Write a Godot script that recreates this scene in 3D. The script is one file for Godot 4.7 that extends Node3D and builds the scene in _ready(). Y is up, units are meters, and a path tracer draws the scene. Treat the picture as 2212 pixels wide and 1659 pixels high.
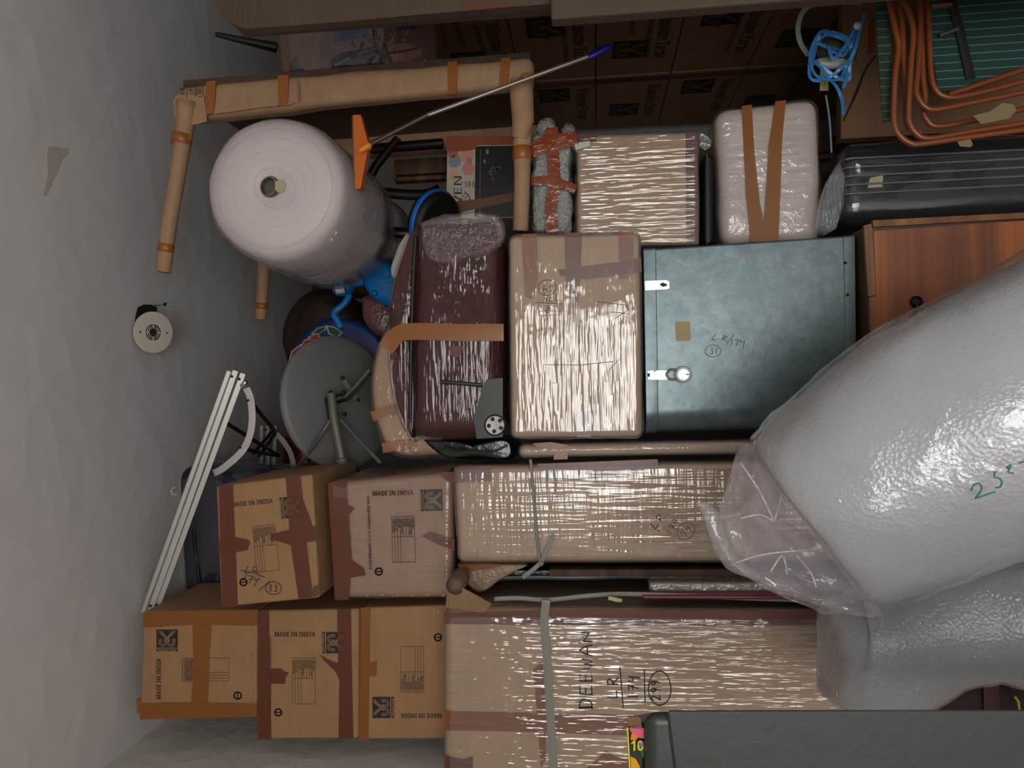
extends Node3D
# A store room stacked to the ceiling with wrapped household goods, seen with the camera turned on its side.

const FPX := 1703.0            # focal length in pixels of the 2212 x 1659 frame
var eye := Vector3(0, 1.5, 0)
var turn: Basis
var taken := {}
var mats := {}
var texs := {}
var sans: SystemFont
var serif: SystemFont

class Shape:
	var v := PackedVector3Array()
	var i := PackedInt32Array()

func _ready() -> void:
	setup_view()
	setup_light()
	make_textures()
	room()
	left_stack()
	middle_stack()
	third_stack()
	right_stack()
	top_left_things()
	foreground()
	small_things()

# ---------------------------------------------------------------- camera, light
func setup_view() -> void:
	turn = Basis(Vector3.RIGHT, deg_to_rad(6.0)) * Basis(Vector3(0, -1, 0), Vector3(1, 0, 0), Vector3(0, 0, 1)) * Basis(Vector3(0, 0, 1), -0.026)
	var cam := Camera3D.new()
	cam.name = "camera"
	cam.transform = Transform3D(turn, eye)
	cam.fov = rad_to_deg(2.0 * atan(829.5 / FPX))
	cam.near = 0.05
	cam.far = 60.0
	add_child(cam)
	cam.current = true

func setup_light() -> void:
	var sky_look := ProceduralSkyMaterial.new()
	sky_look.sky_top_color = Color(0.52, 0.6, 0.7)
	sky_look.sky_horizon_color = Color(0.78, 0.82, 0.84)
	sky_look.ground_bottom_color = Color(0.36, 0.38, 0.33)
	sky_look.ground_horizon_color = Color(0.6, 0.63, 0.58)
	sky_look.sky_energy_multiplier = 2.5
	sky_look.ground_energy_multiplier = 2.0
	var sky := Sky.new()
	sky.sky_material = sky_look
	var env := Environment.new()
	env.background_mode = Environment.BG_SKY
	env.sky = sky
	env.tonemap_mode = Environment.TONE_MAPPER_LINEAR
	env.tonemap_exposure = 1.0
	env.sdfgi_enabled = true
	env.ssao_enabled = true
	env.ssil_enabled = true
	var we := WorldEnvironment.new()
	we.name = "world_environment"
	we.environment = env
	add_child(we)
	# daylight through the open doorway behind the camera
	var day := AreaLight3D.new()
	day.name = "doorway_daylight"
	day.area_size = Vector2(1.46, 1.97)
	day.light_color = Color(1.0, 0.985, 0.955)
	day.light_energy = 6.8
	day.area_range = 20.0
	day.shadow_enabled = true
	day.position = Vector3(-0.15, 1.05, 2.28)      # an area light shines along its own -z
	add_child(day)

# ---------------------------------------------------------------- places
func P(x: float, y: float, d: float) -> Vector3:      # the point that lies d metres ahead (along world -z) on the line of sight of a pixel
	var w := turn * Vector3((x - 1106.0) / FPX, -(y - 829.5) / FPX, -1.0)
	return eye + w * (d / -w.z)

func PP(pts: Array, d: float) -> Array:
	var o := []
	for k in range(0, pts.size(), 2):
		o.append(P(pts[k], pts[k + 1], d))
	return o

func P3(pts: Array) -> Array:                          # x, y, depth triples
	var o := []
	for k in range(0, pts.size(), 3):
		o.append(P(pts[k], pts[k + 1], pts[k + 2]))
	return o

func px_per_m(d: float) -> float:
	return FPX / d

# a front face given by four pixels (upper right, lower right, lower left, upper left of the room's own upright) at depth d, carried back
func hexa(q: Array, d: float, deep: float, shrink := Vector3.ONE) -> Array:
	var f := PP(q, d)
	var back := Vector3(0, 0, -deep)
	return [f[0], f[1], f[2], f[3], f[0] + back * shrink.x, f[1] + back, f[2] + back, f[3] + back]

func stand(h: Array) -> void:                           # its upright edges run straight down to the floor
	for k in [[1, 0], [2, 3], [5, 4], [6, 7]]:
		h[k[0]] = Vector3(h[k[1]].x, 0.0, h[k[1]].z)

func rect(x0: float, y0: float, x1: float, y1: float) -> Array:
	return [x0, y0, x1, y0, x1, y1, x0, y1]

func grown(h: Array, by: float) -> Array:
	var u: Vector3 = (h[1] - h[0]).normalized() * by
	var v: Vector3 = (h[3] - h[0]).normalized() * by
	var w: Vector3 = (h[4] - h[0]).normalized() * by
	return [h[0] - u - v - w, h[1] + u - v - w, h[2] + u + v - w, h[3] - u + v - w, h[4] - u - v + w, h[5] + u - v + w, h[6] + u + v + w, h[7] - u + v + w]

func foot(h: Array) -> Vector3:                        # the middle of a box's underside
	return (h[1] + h[2] + h[5] + h[6]) / 4.0

# ---------------------------------------------------------------- nodes
func numbered(called: String) -> String:
	if not taken.has(called):
		taken[called] = 0
		return called
	taken[called] += 1
	return "%s_%03d" % [called, taken[called]]

func thing(called: String, label: String, category: String, at := Vector3.ZERO, group := "") -> Node3D:
	var o := Node3D.new()
	o.name = numbered(called)
	add_child(o)
	o.position = at
	o.set_meta("label", label)
	o.set_meta("category", category)
	if group:
		o.set_meta("group", group)
	return o

func put(s: Shape, called: String, m: Material, parent: Node, smooth := true, label := "") -> MeshInstance3D:
	var o := MeshInstance3D.new()
	o.name = called
	o.mesh = finish(s, smooth)
	o.material_override = null
	o.mesh.surface_set_material(0, m)
	parent.add_child(o, true)
	if parent is Node3D and parent != self:
		var shift := Vector3.ZERO
		var p: Node = parent
		while p is Node3D and p != self:
			shift += p.position
			p = p.get_parent()
		o.position = -shift
	if label:
		o.set_meta("label", label)
	return o

func struct(s: Shape, called: String, m: Material, smooth := false) -> MeshInstance3D:
	var o := put(s, called, m, self, smooth)
	o.set_meta("kind", "structure")
	return o

func single(s: Shape, called: String, m: Material, label: String, category: String, smooth := true, group := "") -> MeshInstance3D:
	var o := put(s, numbered(called), m, self, smooth)
	o.set_meta("label", label)
	o.set_meta("category", category)
	if group:
		o.set_meta("group", group)
	return o

func finish(s: Shape, smooth: bool) -> ArrayMesh:
	var v := s.v
	var ix := s.i
	var mid := Vector3.ZERO
	for p in v:
		mid += p
	mid /= maxf(1.0, v.size())
	var vol := 0.0
	for k in range(0, ix.size(), 3):
		vol += (v[ix[k]] - mid).dot((v[ix[k + 1]] - mid).cross(v[ix[k + 2]] - mid))
	if vol > 0.0:
		for k in range(0, ix.size(), 3):
			var t := ix[k + 1]
			ix[k + 1] = ix[k + 2]
			ix[k + 2] = t
	var a := []
	a.resize(Mesh.ARRAY_MAX)
	if smooth:
		var sums := {}
		var keys := []
		keys.resize(v.size())
		for k in v.size():
			keys[k] = Vector3i((v[k] * 20000.0).round())
		for k in range(0, ix.size(), 3):
			var n := (v[ix[k + 2]] - v[ix[k]]).cross(v[ix[k + 1]] - v[ix[k]])
			for j in 3:
				var key: Vector3i = keys[ix[k + j]]
				sums[key] = sums.get(key, Vector3.ZERO) + n
		var ns := PackedVector3Array()
		ns.resize(v.size())
		for k in v.size():
			ns[k] = (sums.get(keys[k], Vector3.UP) as Vector3).normalized()
		a[Mesh.ARRAY_NORMAL] = ns
		a[Mesh.ARRAY_VERTEX] = v
		a[Mesh.ARRAY_INDEX] = ix
	else:
		var fv := PackedVector3Array()
		var fn := PackedVector3Array()
		for k in range(0, ix.size(), 3):
			var n := (v[ix[k + 2]] - v[ix[k]]).cross(v[ix[k + 1]] - v[ix[k]]).normalized()
			for j in 3:
				fv.append(v[ix[k + j]])
				fn.append(n)
		a[Mesh.ARRAY_VERTEX] = fv
		a[Mesh.ARRAY_NORMAL] = fn
	var mesh := ArrayMesh.new()
	mesh.add_surface_from_arrays(Mesh.PRIMITIVE_TRIANGLES, a)
	return mesh

# ---------------------------------------------------------------- shapes
func soft_hexa(h: Array, r: float, n := 1, amp := 0.0, freq := 3.0, puff := 0.0, s: Shape = null) -> Shape:
	if s == null:
		s = Shape.new()
	var half := [(h[1] - h[0]).length() / 2.0, (h[3] - h[0]).length() / 2.0, (h[4] - h[0]).length() / 2.0]
	r = minf(r, minf(half[0], minf(half[1], half[2])) * 0.98)
	var lists := []
	for a in 3:
		var l := [-half[a], -half[a] + 0.3 * r, -half[a] + 0.65 * r]
		for k in n + 1:
			l.append(lerpf(-half[a] + r, half[a] - r, float(k) / n))
		l.append_array([half[a] - 0.65 * r, half[a] - 0.3 * r, half[a]])
		lists.append(l)
	var noise := FastNoiseLite.new()
	noise.seed = int(absf(h[0].x * 977.0 + h[0].y * 313.0)) + 5
	noise.frequency = freq
	for face in 6:
		var a := face % 3
		var b := (a + 1) % 3
		var c := (a + 2) % 3
		var side := 1.0 if face < 3 else -1.0
		var lb: Array = lists[b]
		var lc: Array = lists[c]
		var first := s.v.size()
		for x in lb:
			for y in lc:
				var p := [0.0, 0.0, 0.0]
				p[a] = side * half[a]
				p[b] = x
				p[c] = y
				var inner := Vector3(clampf(p[0], -half[0] + r, half[0] - r), clampf(p[1], -half[1] + r, half[1] - r), clampf(p[2], -half[2] + r, half[2] - r))
				var dir := (Vector3(p[0], p[1], p[2]) - inner).normalized()
				var q := inner + dir * r
				var t := Vector3(q.x / half[0], q.y / half[1], q.z / half[2])
				if puff > 0.0:
					q += dir * puff * (1.0 - t.x * t.x) * (1.0 - t.y * t.y) if absf(dir.z) > 0.5 else dir * puff * 0.5 * (1.0 - minf(1.0, t.z * t.z))
				if amp > 0.0:
					q += dir * amp * noise.get_noise_3d(q.x, q.y, q.z)
				t = Vector3(q.x / half[0], q.y / half[1], q.z / half[2]) * 0.5 + Vector3.ONE * 0.5
				var w0: Vector3 = (h[0] * (1 - t.x) + h[1] * t.x) * (1 - t.y) + (h[3] * (1 - t.x) + h[2] * t.x) * t.y
				var w1: Vector3 = (h[4] * (1 - t.x) + h[5] * t.x) * (1 - t.y) + (h[7] * (1 - t.x) + h[6] * t.x) * t.y
				s.v.append(w0.lerp(w1, t.z))
		var nb := lb.size()
		var nc := lc.size()
		for x in nb - 1:
			for y in nc - 1:
				var k := first + x * nc + y
				if side > 0:
					s.i.append_array([k, k + 1, k + nc, k + 1, k + nc + 1, k + nc])
				else:
					s.i.append_array([k, k + nc, k + 1, k + 1, k + nc, k + nc + 1])
	return s

func add_rings(s: Shape, rings: Array, caps := true) -> Shape:
	var n: int = rings[0].size()
	var first := s.v.size()
	for ring in rings:
		for p in ring:
			s.v.append(p)
	for k in rings.size() - 1:
		for j in n:
			var a := first + k * n + j
			var b := first + k * n + (j + 1) % n
			s.i.append_array([a, b, a + n, b, b + n, a + n])
	if caps:
		for e in [0, rings.size() - 1]:
			var mid := Vector3.ZERO
			for p in rings[e]:
				mid += p
			s.v.append(mid / n)
			var c := s.v.size() - 1
			for j in n:
				var a: int = first + e * n + j
				var b: int = first + e * n + (j + 1) % n
				if e == 0:
					s.i.append_array([c, b, a])
				else:
					s.i.append_array([c, a, b])
	return s

func smooth_path(pts: Array, steps: int) -> Array:
	var o := []
	for k in pts.size() - 1:
		var a: Vector3 = pts[maxi(0, k - 1)]
		var b: Vector3 = pts[k]
		var c: Vector3 = pts[k + 1]
		var d: Vector3 = pts[mini(pts.size() - 1, k + 2)]
		for j in steps:
			o.append(b.cubic_interpolate(c, a, d, float(j) / steps))
	o.append(pts[-1])
	return o

# a round bar along a path; r may be one radius or one for each point; flat squashes it along "across"
func tube(pts: Array, r, sides := 10, s: Shape = null, caps := true, flat := 1.0, across := Vector3(0, 0, 1)) -> Shape:
	if s == null:
		s = Shape.new()
	var rings := []
	var up := across
	for k in pts.size():
		var t: Vector3 = (pts[mini(k + 1, pts.size() - 1)] - pts[maxi(0, k - 1)]).normalized()
		var n := (up - t * up.dot(t))
		n = n.normalized() if n.length() > 0.05 else t.cross(Vector3(0.3, 0.9, 0.1)).normalized()
		var b := t.cross(n)
		var rad: float = r[k] if r is Array else r
		var ring := PackedVector3Array()
		for j in sides:
			var a := TAU * j / sides
			ring.append(pts[k] + n * cos(a) * rad * flat + b * sin(a) * rad)
		rings.append(ring)
	return add_rings(s, rings, caps)

# a band with thickness along a path, lying across the view
func band(pts: Array, wide: float, thick: float, s: Shape = null, facing := Vector3(0, 0, 1)) -> Shape:
	if s == null:
		s = Shape.new()
	var rings := []
	for k in pts.size():
		var t: Vector3 = (pts[mini(k + 1, pts.size() - 1)] - pts[maxi(0, k - 1)]).normalized()
		var b := t.cross(facing).normalized()
		var n := b.cross(t).normalized()
		rings.append(PackedVector3Array([pts[k] + b * wide / 2 + n * thick / 2, pts[k] - b * wide / 2 + n * thick / 2, pts[k] - b * wide / 2 - n * thick / 2, pts[k] + b * wide / 2 - n * thick / 2]))
	return add_rings(s, rings)

# a body of revolution: profile is [along, radius] pairs along axis
func lathe(o: Vector3, axis: Vector3, profile: Array, sides := 32, s: Shape = null, caps := true) -> Shape:
	if s == null:
		s = Shape.new()
	var t := axis.normalized()
	var n := t.cross(Vector3(0.21, 0.93, 0.3)).normalized()
	var b := t.cross(n)
	var rings := []
	for k in range(0, profile.size(), 2):
		var ring := PackedVector3Array()
		for j in sides:
			var a := TAU * j / sides
			ring.append(o + t * profile[k] + (n * cos(a) + b * sin(a)) * profile[k + 1])
		rings.append(ring)
	return add_rings(s, rings, caps)

# a vertical box whose front corners are rounded in plan: right_r on the right, left_r on the left
func plan_box(h: Array, right_r: float, left_r: float, edge := 0.003) -> Shape:
	var wide: float = (h[3] - h[0]).length()
	var deep: float = (h[4] - h[0]).length()
	var plan := []
	for k in 7:
		var a := PI * 0.5 * k / 6.0
		plan.append(Vector2(right_r - right_r * cos(a), right_r - right_r * sin(a)))
	for k in 7:
		var a := PI * 0.5 * k / 6.0
		plan.append(Vector2(wide - left_r + left_r * sin(a), left_r - left_r * cos(a)))
	plan.append(Vector2(wide, deep))
	plan.append(Vector2(0, deep))
	var rings := []
	for e in [[0.0, edge], [edge, 0.0], [1.0, 0.0], [1.0 + edge, edge]]:
		var ring := PackedVector3Array()
		for q in plan:
			var t: float = clampf(e[0], 0.0, 1.0)
			if e[0] < 0.5:
				t = e[0] / (h[1] - h[0]).length()
			elif e[0] == 1.0:
				t = 1.0 - edge / (h[1] - h[0]).length()
			var y := lerpf(e[1] / wide, 1.0 - e[1] / wide, q.x / wide)
			var z := lerpf(e[1] / deep, 1.0 - e[1] / deep, q.y / deep)
			var f: Vector3 = (h[0] * (1 - t) + h[1] * t) * (1 - y) + (h[3] * (1 - t) + h[2] * t) * y
			var b: Vector3 = (h[4] * (1 - t) + h[5] * t) * (1 - y) + (h[7] * (1 - t) + h[6] * t) * y
			ring.append(f.lerp(b, z))
		rings.append(ring)
	return add_rings(Shape.new(), rings)

# a padded body with a pixel outline at depth d, carried back "deep" metres and rounded by "round" at front and back
func puffed(outline: Array, d: float, deep: float, soft: float, smooth_steps := 4, amp := 0.0) -> Shape:
	var c := PP(outline, d)
	c.append(c[0])
	var ring := smooth_path(c, smooth_steps)
	ring.pop_back()
	var mid := Vector3.ZERO
	for p in ring:
		mid += p / ring.size()
	var rings := []
	var noise := FastNoiseLite.new()
	noise.frequency = 7.0
	for g in [[0.85, 0.0], [0.5, 0.13], [0.2, 0.4], [0.05, 0.7], [0.0, 1.0]]:
		var r2 := PackedVector3Array()
		for p in ring:
			var to: Vector3 = p - mid
			var l := to.length()
			r2.append(mid + to * maxf(0.05, (l - soft * g[0]) / l) * (1.0 + amp * noise.get_noise_3dv(p + Vector3(0, 0, g[1]))) + Vector3(0, 0, -soft * g[1]))
		rings.append(r2)
	for g in [[0.0, 0.0], [0.3, 0.7], [0.85, 1.0]]:
		var r2 := PackedVector3Array()
		for p in ring:
			var to: Vector3 = p - mid
			var l := to.length()
			r2.append(mid + to * maxf(0.05, (l - soft * g[0]) / l) + Vector3(0, 0, -deep + soft * (1.0 - g[1])))
		rings.append(r2)
	return add_rings(Shape.new(), rings)

func rumple(s: Shape, amp: float, freq: float, seed_no := 1) -> Shape:
	var n := FastNoiseLite.new()
	n.seed = seed_no
	n.frequency = freq
	for k in s.v.size():
		var p := s.v[k]
		s.v[k] = p + Vector3(n.get_noise_3dv(p), n.get_noise_3dv(p + Vector3(7, 0, 0)), n.get_noise_3dv(p + Vector3(0, 9, 0))) * amp
	return s

# a thin sheet between two edges, with n steps across
func sheet(a: Array, b: Array, n: int, amp: float, freq: float, seed_no := 1) -> Shape:
	var s := Shape.new()
	var noise := FastNoiseLite.new()
	noise.seed = seed_no
	noise.frequency = freq
	noise.fractal_type = FastNoiseLite.FRACTAL_RIDGED
	noise.fractal_octaves = 2
	for k in a.size():
		for j in n + 1:
			var p: Vector3 = a[k].lerp(b[k], float(j) / n)
			s.v.append(p + Vector3(0, 0, 1) * amp * noise.get_noise_3dv(p))
	for k in a.size() - 1:
		for j in n:
			var q := k * (n + 1) + j
			s.i.append_array([q, q + 1, q + n + 1, q + 1, q + n + 2, q + n + 1])
	return s

# a flat outline carried back by "back"
func slab(outline: Array, back: Vector3, s: Shape = null) -> Shape:
	if s == null:
		s = Shape.new()
	var n := outline.size()
	var mid := Vector3.ZERO
	for p in outline:
		mid += p / n
	var nrm := Vector3.ZERO
	for k in n:
		nrm += (outline[k] - mid).cross(outline[(k + 1) % n] - mid)
	nrm = nrm.normalized()
	var e: Vector3 = ((outline[1] as Vector3) - (outline[0] as Vector3)).normalized()
	var f := nrm.cross(e)
	var flat := PackedVector2Array()
	for p in outline:
		flat.append(Vector2((p - mid).dot(e), (p - mid).dot(f)) * 100.0)
	var tri := Geometry2D.triangulate_polygon(flat)
	var first := s.v.size()
	for p in outline:
		s.v.append(p)
	for p in outline:
		s.v.append(p + back)
	var facing := nrm.dot(back) < 0.0
	for k in range(0, tri.size(), 3):
		var t := [tri[k], tri[k + 1], tri[k + 2]]
		var ccw := (flat[t[1]] - flat[t[0]]).cross(flat[t[2]] - flat[t[0]]) > 0.0
		if ccw != facing:
			t = [t[0], t[2], t[1]]
		s.i.append_array([first + t[0], first + t[1], first + t[2], first + n + t[0], first + n + t[2], first + n + t[1]])
	for k in n:
		var a := first + k
		var b := first + (k + 1) % n
		if facing:
			s.i.append_array([a, a + n, b, b, a + n, b + n])
		else:
			s.i.append_array([a, b, a + n, b, b + n, a + n])
	return s

# a lump through rings given as [x, y, radius x, radius y, depth] in pixels; the rings lie across the line of sight
func lump(rings: Array, amp := 0.0, freq := 6.0, sides := 28, tilt := 0.0) -> Shape:
	var s := Shape.new()
	var out := []
	var noise := FastNoiseLite.new()
	noise.seed = int(rings[0][0]) + 3
	noise.frequency = freq
	for g in rings:
		var ring := PackedVector3Array()
		for j in sides:
			var a := TAU * j / sides
			var u := Vector2(cos(a) * g[2], sin(a) * g[3]).rotated(tilt)
			var p := P(g[0] + u.x, g[1] + u.y, g[4])
			var away := (p - P(g[0], g[1], g[4]))
			var len := away.length()
			if len > 0.0005:
				p += away / len * amp * noise.get_noise_3dv(p)
			ring.append(p)
		out.append(ring)
	return add_rings(s, out)

# ---------------------------------------------------------------- flat print, tape and ink on a face
func frame(x: float, y: float, d: float, angle := 0.0) -> Transform3D:      # metres per pixel along and down a print on the plane at depth d
	var e := Vector2(1, 0).rotated(angle)
	var o := P(x, y, d)
	var ax := (P(x + e.x * 20, y + e.y * 20, d) - o) / 20.0
	var dn := Vector2(-e.y, e.x)
	var ay := (P(x + dn.x * 20, y + dn.y * 20, d) - o) / 20.0
	return Transform3D(Basis(ax, ay, ay.cross(ax).normalized()), o)           # z of the frame points out of the face

func on(f: Transform3D, x: float, y: float, lift: float) -> Vector3:
	return f.origin + f.basis.x * x + f.basis.y * y + f.basis.z * lift

func ribbon(s: Shape, pts: Array, wide: float, out: Vector3) -> void:
	for k in pts.size() - 1:
		var a: Vector3 = pts[k]
		var b: Vector3 = pts[k + 1]
		var t := (b - a).normalized()
		var c := t.cross(out).normalized() * wide / 2.0
		var e := t * wide * 0.3
		var first := s.v.size()
		s.v.append_array([a - e + c, b + e + c, b + e - c, a - e - c])
		s.i.append_array([first, first + 1, first + 2, first, first + 2, first + 3])

func ink(parent: Node, f: Transform3D, strokes: Array, wide: float, m: Material, lift := 0.0008, called := "handwritten_lettering") -> void:
	var s := Shape.new()
	for st in strokes:
		var pts := []
		for k in range(0, st.size(), 2):
			pts.append(on(f, st[k], st[k + 1], lift))
		ribbon(s, pts, wide * f.basis.x.length(), f.basis.z)
	put(s, called, m, parent, true)

const LETTERS := {
	"D": [[0.1, 0, 0.15, 1, 0.1, 0, 0.6, 0.02, 0.85, 0.3, 0.8, 0.7, 0.5, 0.98, 0.0, 1]], "E": [[0.75, 0.02, 0.15, 0.05, 0.1, 1, 0.8, 0.95], [0.1, 0.5, 0.65, 0.48]],
	"W": [[0, 0.25, 0.1, 0.8, 0.3, 1, 0.45, 0.4, 0.6, 1, 0.85, 0.8, 0.9, 0.2]], "A": [[0, 1, 0.2, 0.4, 0.5, 0, 0.8, 0.4, 0.95, 1], [0.15, 0.65, 0.85, 0.6]],
	"N": [[0.1, 1, 0.1, 0.3], [0.1, 0.3, 0.85, 0.75, 0.9, 0.15]], "L": [[0.2, 0, 0.1, 0.5, 0.1, 0.95, 0.75, 0.9]], "R": [[0.2, 1, 0.2, 0.05, 0.6, 0.0, 0.75, 0.25, 0.55, 0.48, 0.2, 0.5, 0.85, 1.05]],
	"1": [[0.4, 0, 0.4, 1]], "7": [[0.05, 0.1, 0.7, 0.05, 0.35, 1], [0.2, 0.5, 0.7, 0.45]], "4": [[0.15, 0, 0.1, 0.5, 0.7, 0.45], [0.7, 0.05, 0.55, 1.2]],
	"3": [[0.1, 0.1, 0.5, 0, 0.65, 0.2, 0.3, 0.45, 0.7, 0.65, 0.55, 0.95, 0.05, 0.95]], "2": [[0.1, 0.25, 0.35, 0, 0.7, 0.2, 0.45, 0.65, 0.1, 1, 0.8, 0.95]],
	"9": [[0.7, 0.3, 0.4, 0.5, 0.15, 0.25, 0.4, 0, 0.7, 0.15, 0.65, 0.6, 0.5, 1]], "6": [[0.6, 0, 0.2, 0.5, 0.2, 0.9, 0.55, 0.95, 0.6, 0.65, 0.25, 0.6]],
	"8": [[0.4, 0.5, 0.1, 0.25, 0.4, 0, 0.65, 0.25, 0.4, 0.5, 0.1, 0.75, 0.4, 1, 0.7, 0.75, 0.4, 0.5]], "0": [[0.4, 0, 0.1, 0.4, 0.2, 0.95, 0.5, 1, 0.7, 0.6, 0.6, 0.1, 0.4, 0]],
	"O": [[0.4, 0, 0.05, 0.4, 0.2, 0.95, 0.55, 1, 0.8, 0.6, 0.65, 0.1, 0.4, 0]], "V": [[0, 0, 0.4, 1, 0.8, 0]], "/": [[0.6, -0.2, 0.0, 1.3]], "'": [[0.3, 0, 0.2, 0.3]], "-": [[0.0, 0.5, 1.3, 0.45]],
}

func script_strokes(text: String, x: float, y: float, tall: float, wide: float) -> Array:   # y is the top of the letters
	var o := []
	for ch in text:
		for st in LETTERS.get(ch, []):
			var t := []
			for k in range(0, st.size(), 2):
				t.append_array([x + st[k] * wide * 0.85, y + st[k + 1] * tall])
			o.append(t)
		x += wide
	return o

func ring_stroke(x: float, y: float, rx: float, ry: float, from := 0.2, n := 18) -> Array:
	var o := []
	for k in n + 1:
		var a := from + TAU * k / n
		o.append_array([x + cos(a) * rx * (1.0 + 0.03 * sin(3 * a)), y + sin(a) * ry])
	return o

func tape(parent: Node, pts: Array, d: float, m: Material, lift := 0.0012, called := "tape") -> void:
	put(slab(PP(pts, d - lift), Vector3(0, 0, -lift * 0.9)), called, m, parent, false)

func letters(parent: Node, f: Transform3D, text: String, x: float, y: float, long: float, tall: float, m: Material, lift := 0.0006, font: Font = null, called := "printed_text") -> void:
	var tm := TextMesh.new()
	tm.text = text
	tm.font = font if font else sans
	tm.font_size = 32
	tm.pixel_size = 0.01
	tm.depth = 0.01
	tm.curve_step = 2.0
	tm.material = m
	var box := tm.get_aabb()
	var o := MeshInstance3D.new()
	o.name = called
	o.mesh = tm
	parent.add_child(o, true)
	var sx := long / box.size.x
	var sy := tall / box.size.y
	var mid := box.get_center()
	var b := Basis(f.basis.x * sx, -f.basis.y * sy, f.basis.z * 0.02)
	var shift := Vector3.ZERO
	var p: Node = parent
	while p is Node3D and p != self:
		shift += p.position
		p = p.get_parent()
	o.transform = Transform3D(b, on(f, x, y, lift) - b * mid - shift)

func plate(parent: Node, f: Transform3D, x0: float, y0: float, x1: float, y1: float, m: Material, lift: float, called: String) -> void:
	var q := [on(f, x0, y0, lift), on(f, x1, y0, lift), on(f, x1, y1, lift), on(f, x0, y1, lift)]
	put(slab(q, f.basis.z * -lift * 0.8), called, m, parent, false)

# the yarn carton's print; x runs along MADE IN INDIA and y down from it
func carton_print(parent: Node, f: Transform3D, dark: Material, pale: Material, thin := true) -> void:
	letters(parent, f, "MADE IN INDIA", 0, 0, 88, 10, dark, 0.0006, sans)
	plate(parent, f, 67, -5, 106, 41, dark, 0.0005, "printed_emblem")
	var up := Transform3D(Basis(f.basis.y, -f.basis.x, f.basis.z), on(f, 67, 18, 0))
	var lines := []
	for k in [-1, 0, 1]:
		var g: float = 3.0 * k
		lines.append([-15.0 + g * 1.1, -36, -1.5 + g * 0.7, -21 + absf(g) * 0.2, -1.5 + g * 0.7, -13])
		lines.append([15.0 + g * 1.1, -36, 1.5 + g * 0.7, -21 + absf(g) * 0.2, 1.5 + g * 0.7, -13])
	for side in [-1, 1]:
		for k in 3:
			var r := 8.5 - 2.6 * k
			var arc := [side * 9.0 - r, -19]
			for j in 9:
				var a := PI - PI * j / 8.0
				arc.append_array([side * 9.0 + cos(a) * r, -11 + sin(a) * r])
			arc.append_array([side * 9.0 + r, -19])
			lines.append(arc)
	ink(parent, up, lines, 1.0, pale, 0.0011, "emblem_line")
	plate(parent, f, 59, -5, 65, 41, dark, 0.0005, "printed_stripe")
	letters(parent, Transform3D(up.basis, on(f, 62, 18, 0)), "Winsome Yarns", 0, 0, 40, 4.4, pale, 0.0011, serif)
	if not thin:
		return
	var grid := [[-5, 51, 44, 51, 44, 150, -5, 150, -5, 51], [-5, 95, 44, 95]]
	for k in range(1, 8):
		grid.append([44 - k * 6.1, 51, 44 - k * 6.1, 95 if k < 5 else 150])
	ink(parent, f, grid, 0.75, dark, 0.0008, "printed_table")
	var side_f := Transform3D(Basis(f.basis.y, -f.basis.x, f.basis.z), f.origin)
	var words := ["LOT NO.", "COUNT / NO", "BLEND", "SHADE", "CARTON NO.", "NET WT", "GROSS WT", "SHIP MARK"]
	for k in 8:
		letters(parent, side_f, words[k], 56 + words[k].length() * 1.7, -(44 - k * 6.1 - 3.0), words[k].length() * 3.4, 4.0, dark, 0.0006, sans)
	ink(parent, f, [ring_stroke(-36, 169, 7.5, 7.5), [-41, 169, -31, 169]], 3.0, dark, 0.0008, "printed_mark")
	letters(parent, side_f, "USE DIFFERENT LOTS SEPERATELY", 85, 54, 158, 5.5, dark, 0.0006, sans)

# ---------------------------------------------------------------- textures and materials
func noise_image(w: int, h: int, freq: float, seed_no: int, kind := 0, octaves := 3) -> Image:
	var n := FastNoiseLite.new()
	n.seed = seed_no
	n.frequency = freq
	if kind == 1:
		n.noise_type = FastNoiseLite.TYPE_CELLULAR
		n.cellular_return_type = FastNoiseLite.RETURN_DISTANCE
		n.fractal_type = FastNoiseLite.FRACTAL_NONE
	elif kind == 2:
		n.noise_type = FastNoiseLite.TYPE_CELLULAR
		n.cellular_return_type = FastNoiseLite.RETURN_CELL_VALUE
		n.fractal_type = FastNoiseLite.FRACTAL_NONE
	elif kind == 3:
		n.fractal_type = FastNoiseLite.FRACTAL_RIDGED
		n.fractal_octaves = octaves
	else:
		n.fractal_octaves = octaves
	return n.get_seamless_image(w, h)

func stretched(im: Image, w: int, h: int) -> PackedByteArray:
	im.resize(w, h, Image.INTERPOLATE_CUBIC)
	im.convert(Image.FORMAT_L8)
	return im.get_data()

func blend(layers: Array, weights: Array, w: int, h: int) -> ImageTexture:
	var out := PackedByteArray()
	out.resize(w * h)
	for k in w * h:
		var t := 0.0
		for j in layers.size():
			t += layers[j][k] * weights[j]
		out[k] = clampi(int(t), 0, 255)
	return ImageTexture.create_from_image(Image.create_from_data(w, h, false, Image.FORMAT_L8, out))

func tinted(grey: ImageTexture, a: Color, b: Color) -> ImageTexture:
	var g := grey.get_image().get_data()
	var out := PackedByteArray()
	out.resize(g.size() * 3)
	for k in g.size():
		var t := g[k] / 255.0
		out[k * 3] = int(255 * lerpf(a.r, b.r, t))
		out[k * 3 + 1] = int(255 * lerpf(a.g, b.g, t))
		out[k * 3 + 2] = int(255 * lerpf(a.b, b.b, t))
	return ImageTexture.create_from_image(Image.create_from_data(grey.get_width(), grey.get_height(), false, Image.FORMAT_RGB8, out))

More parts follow.
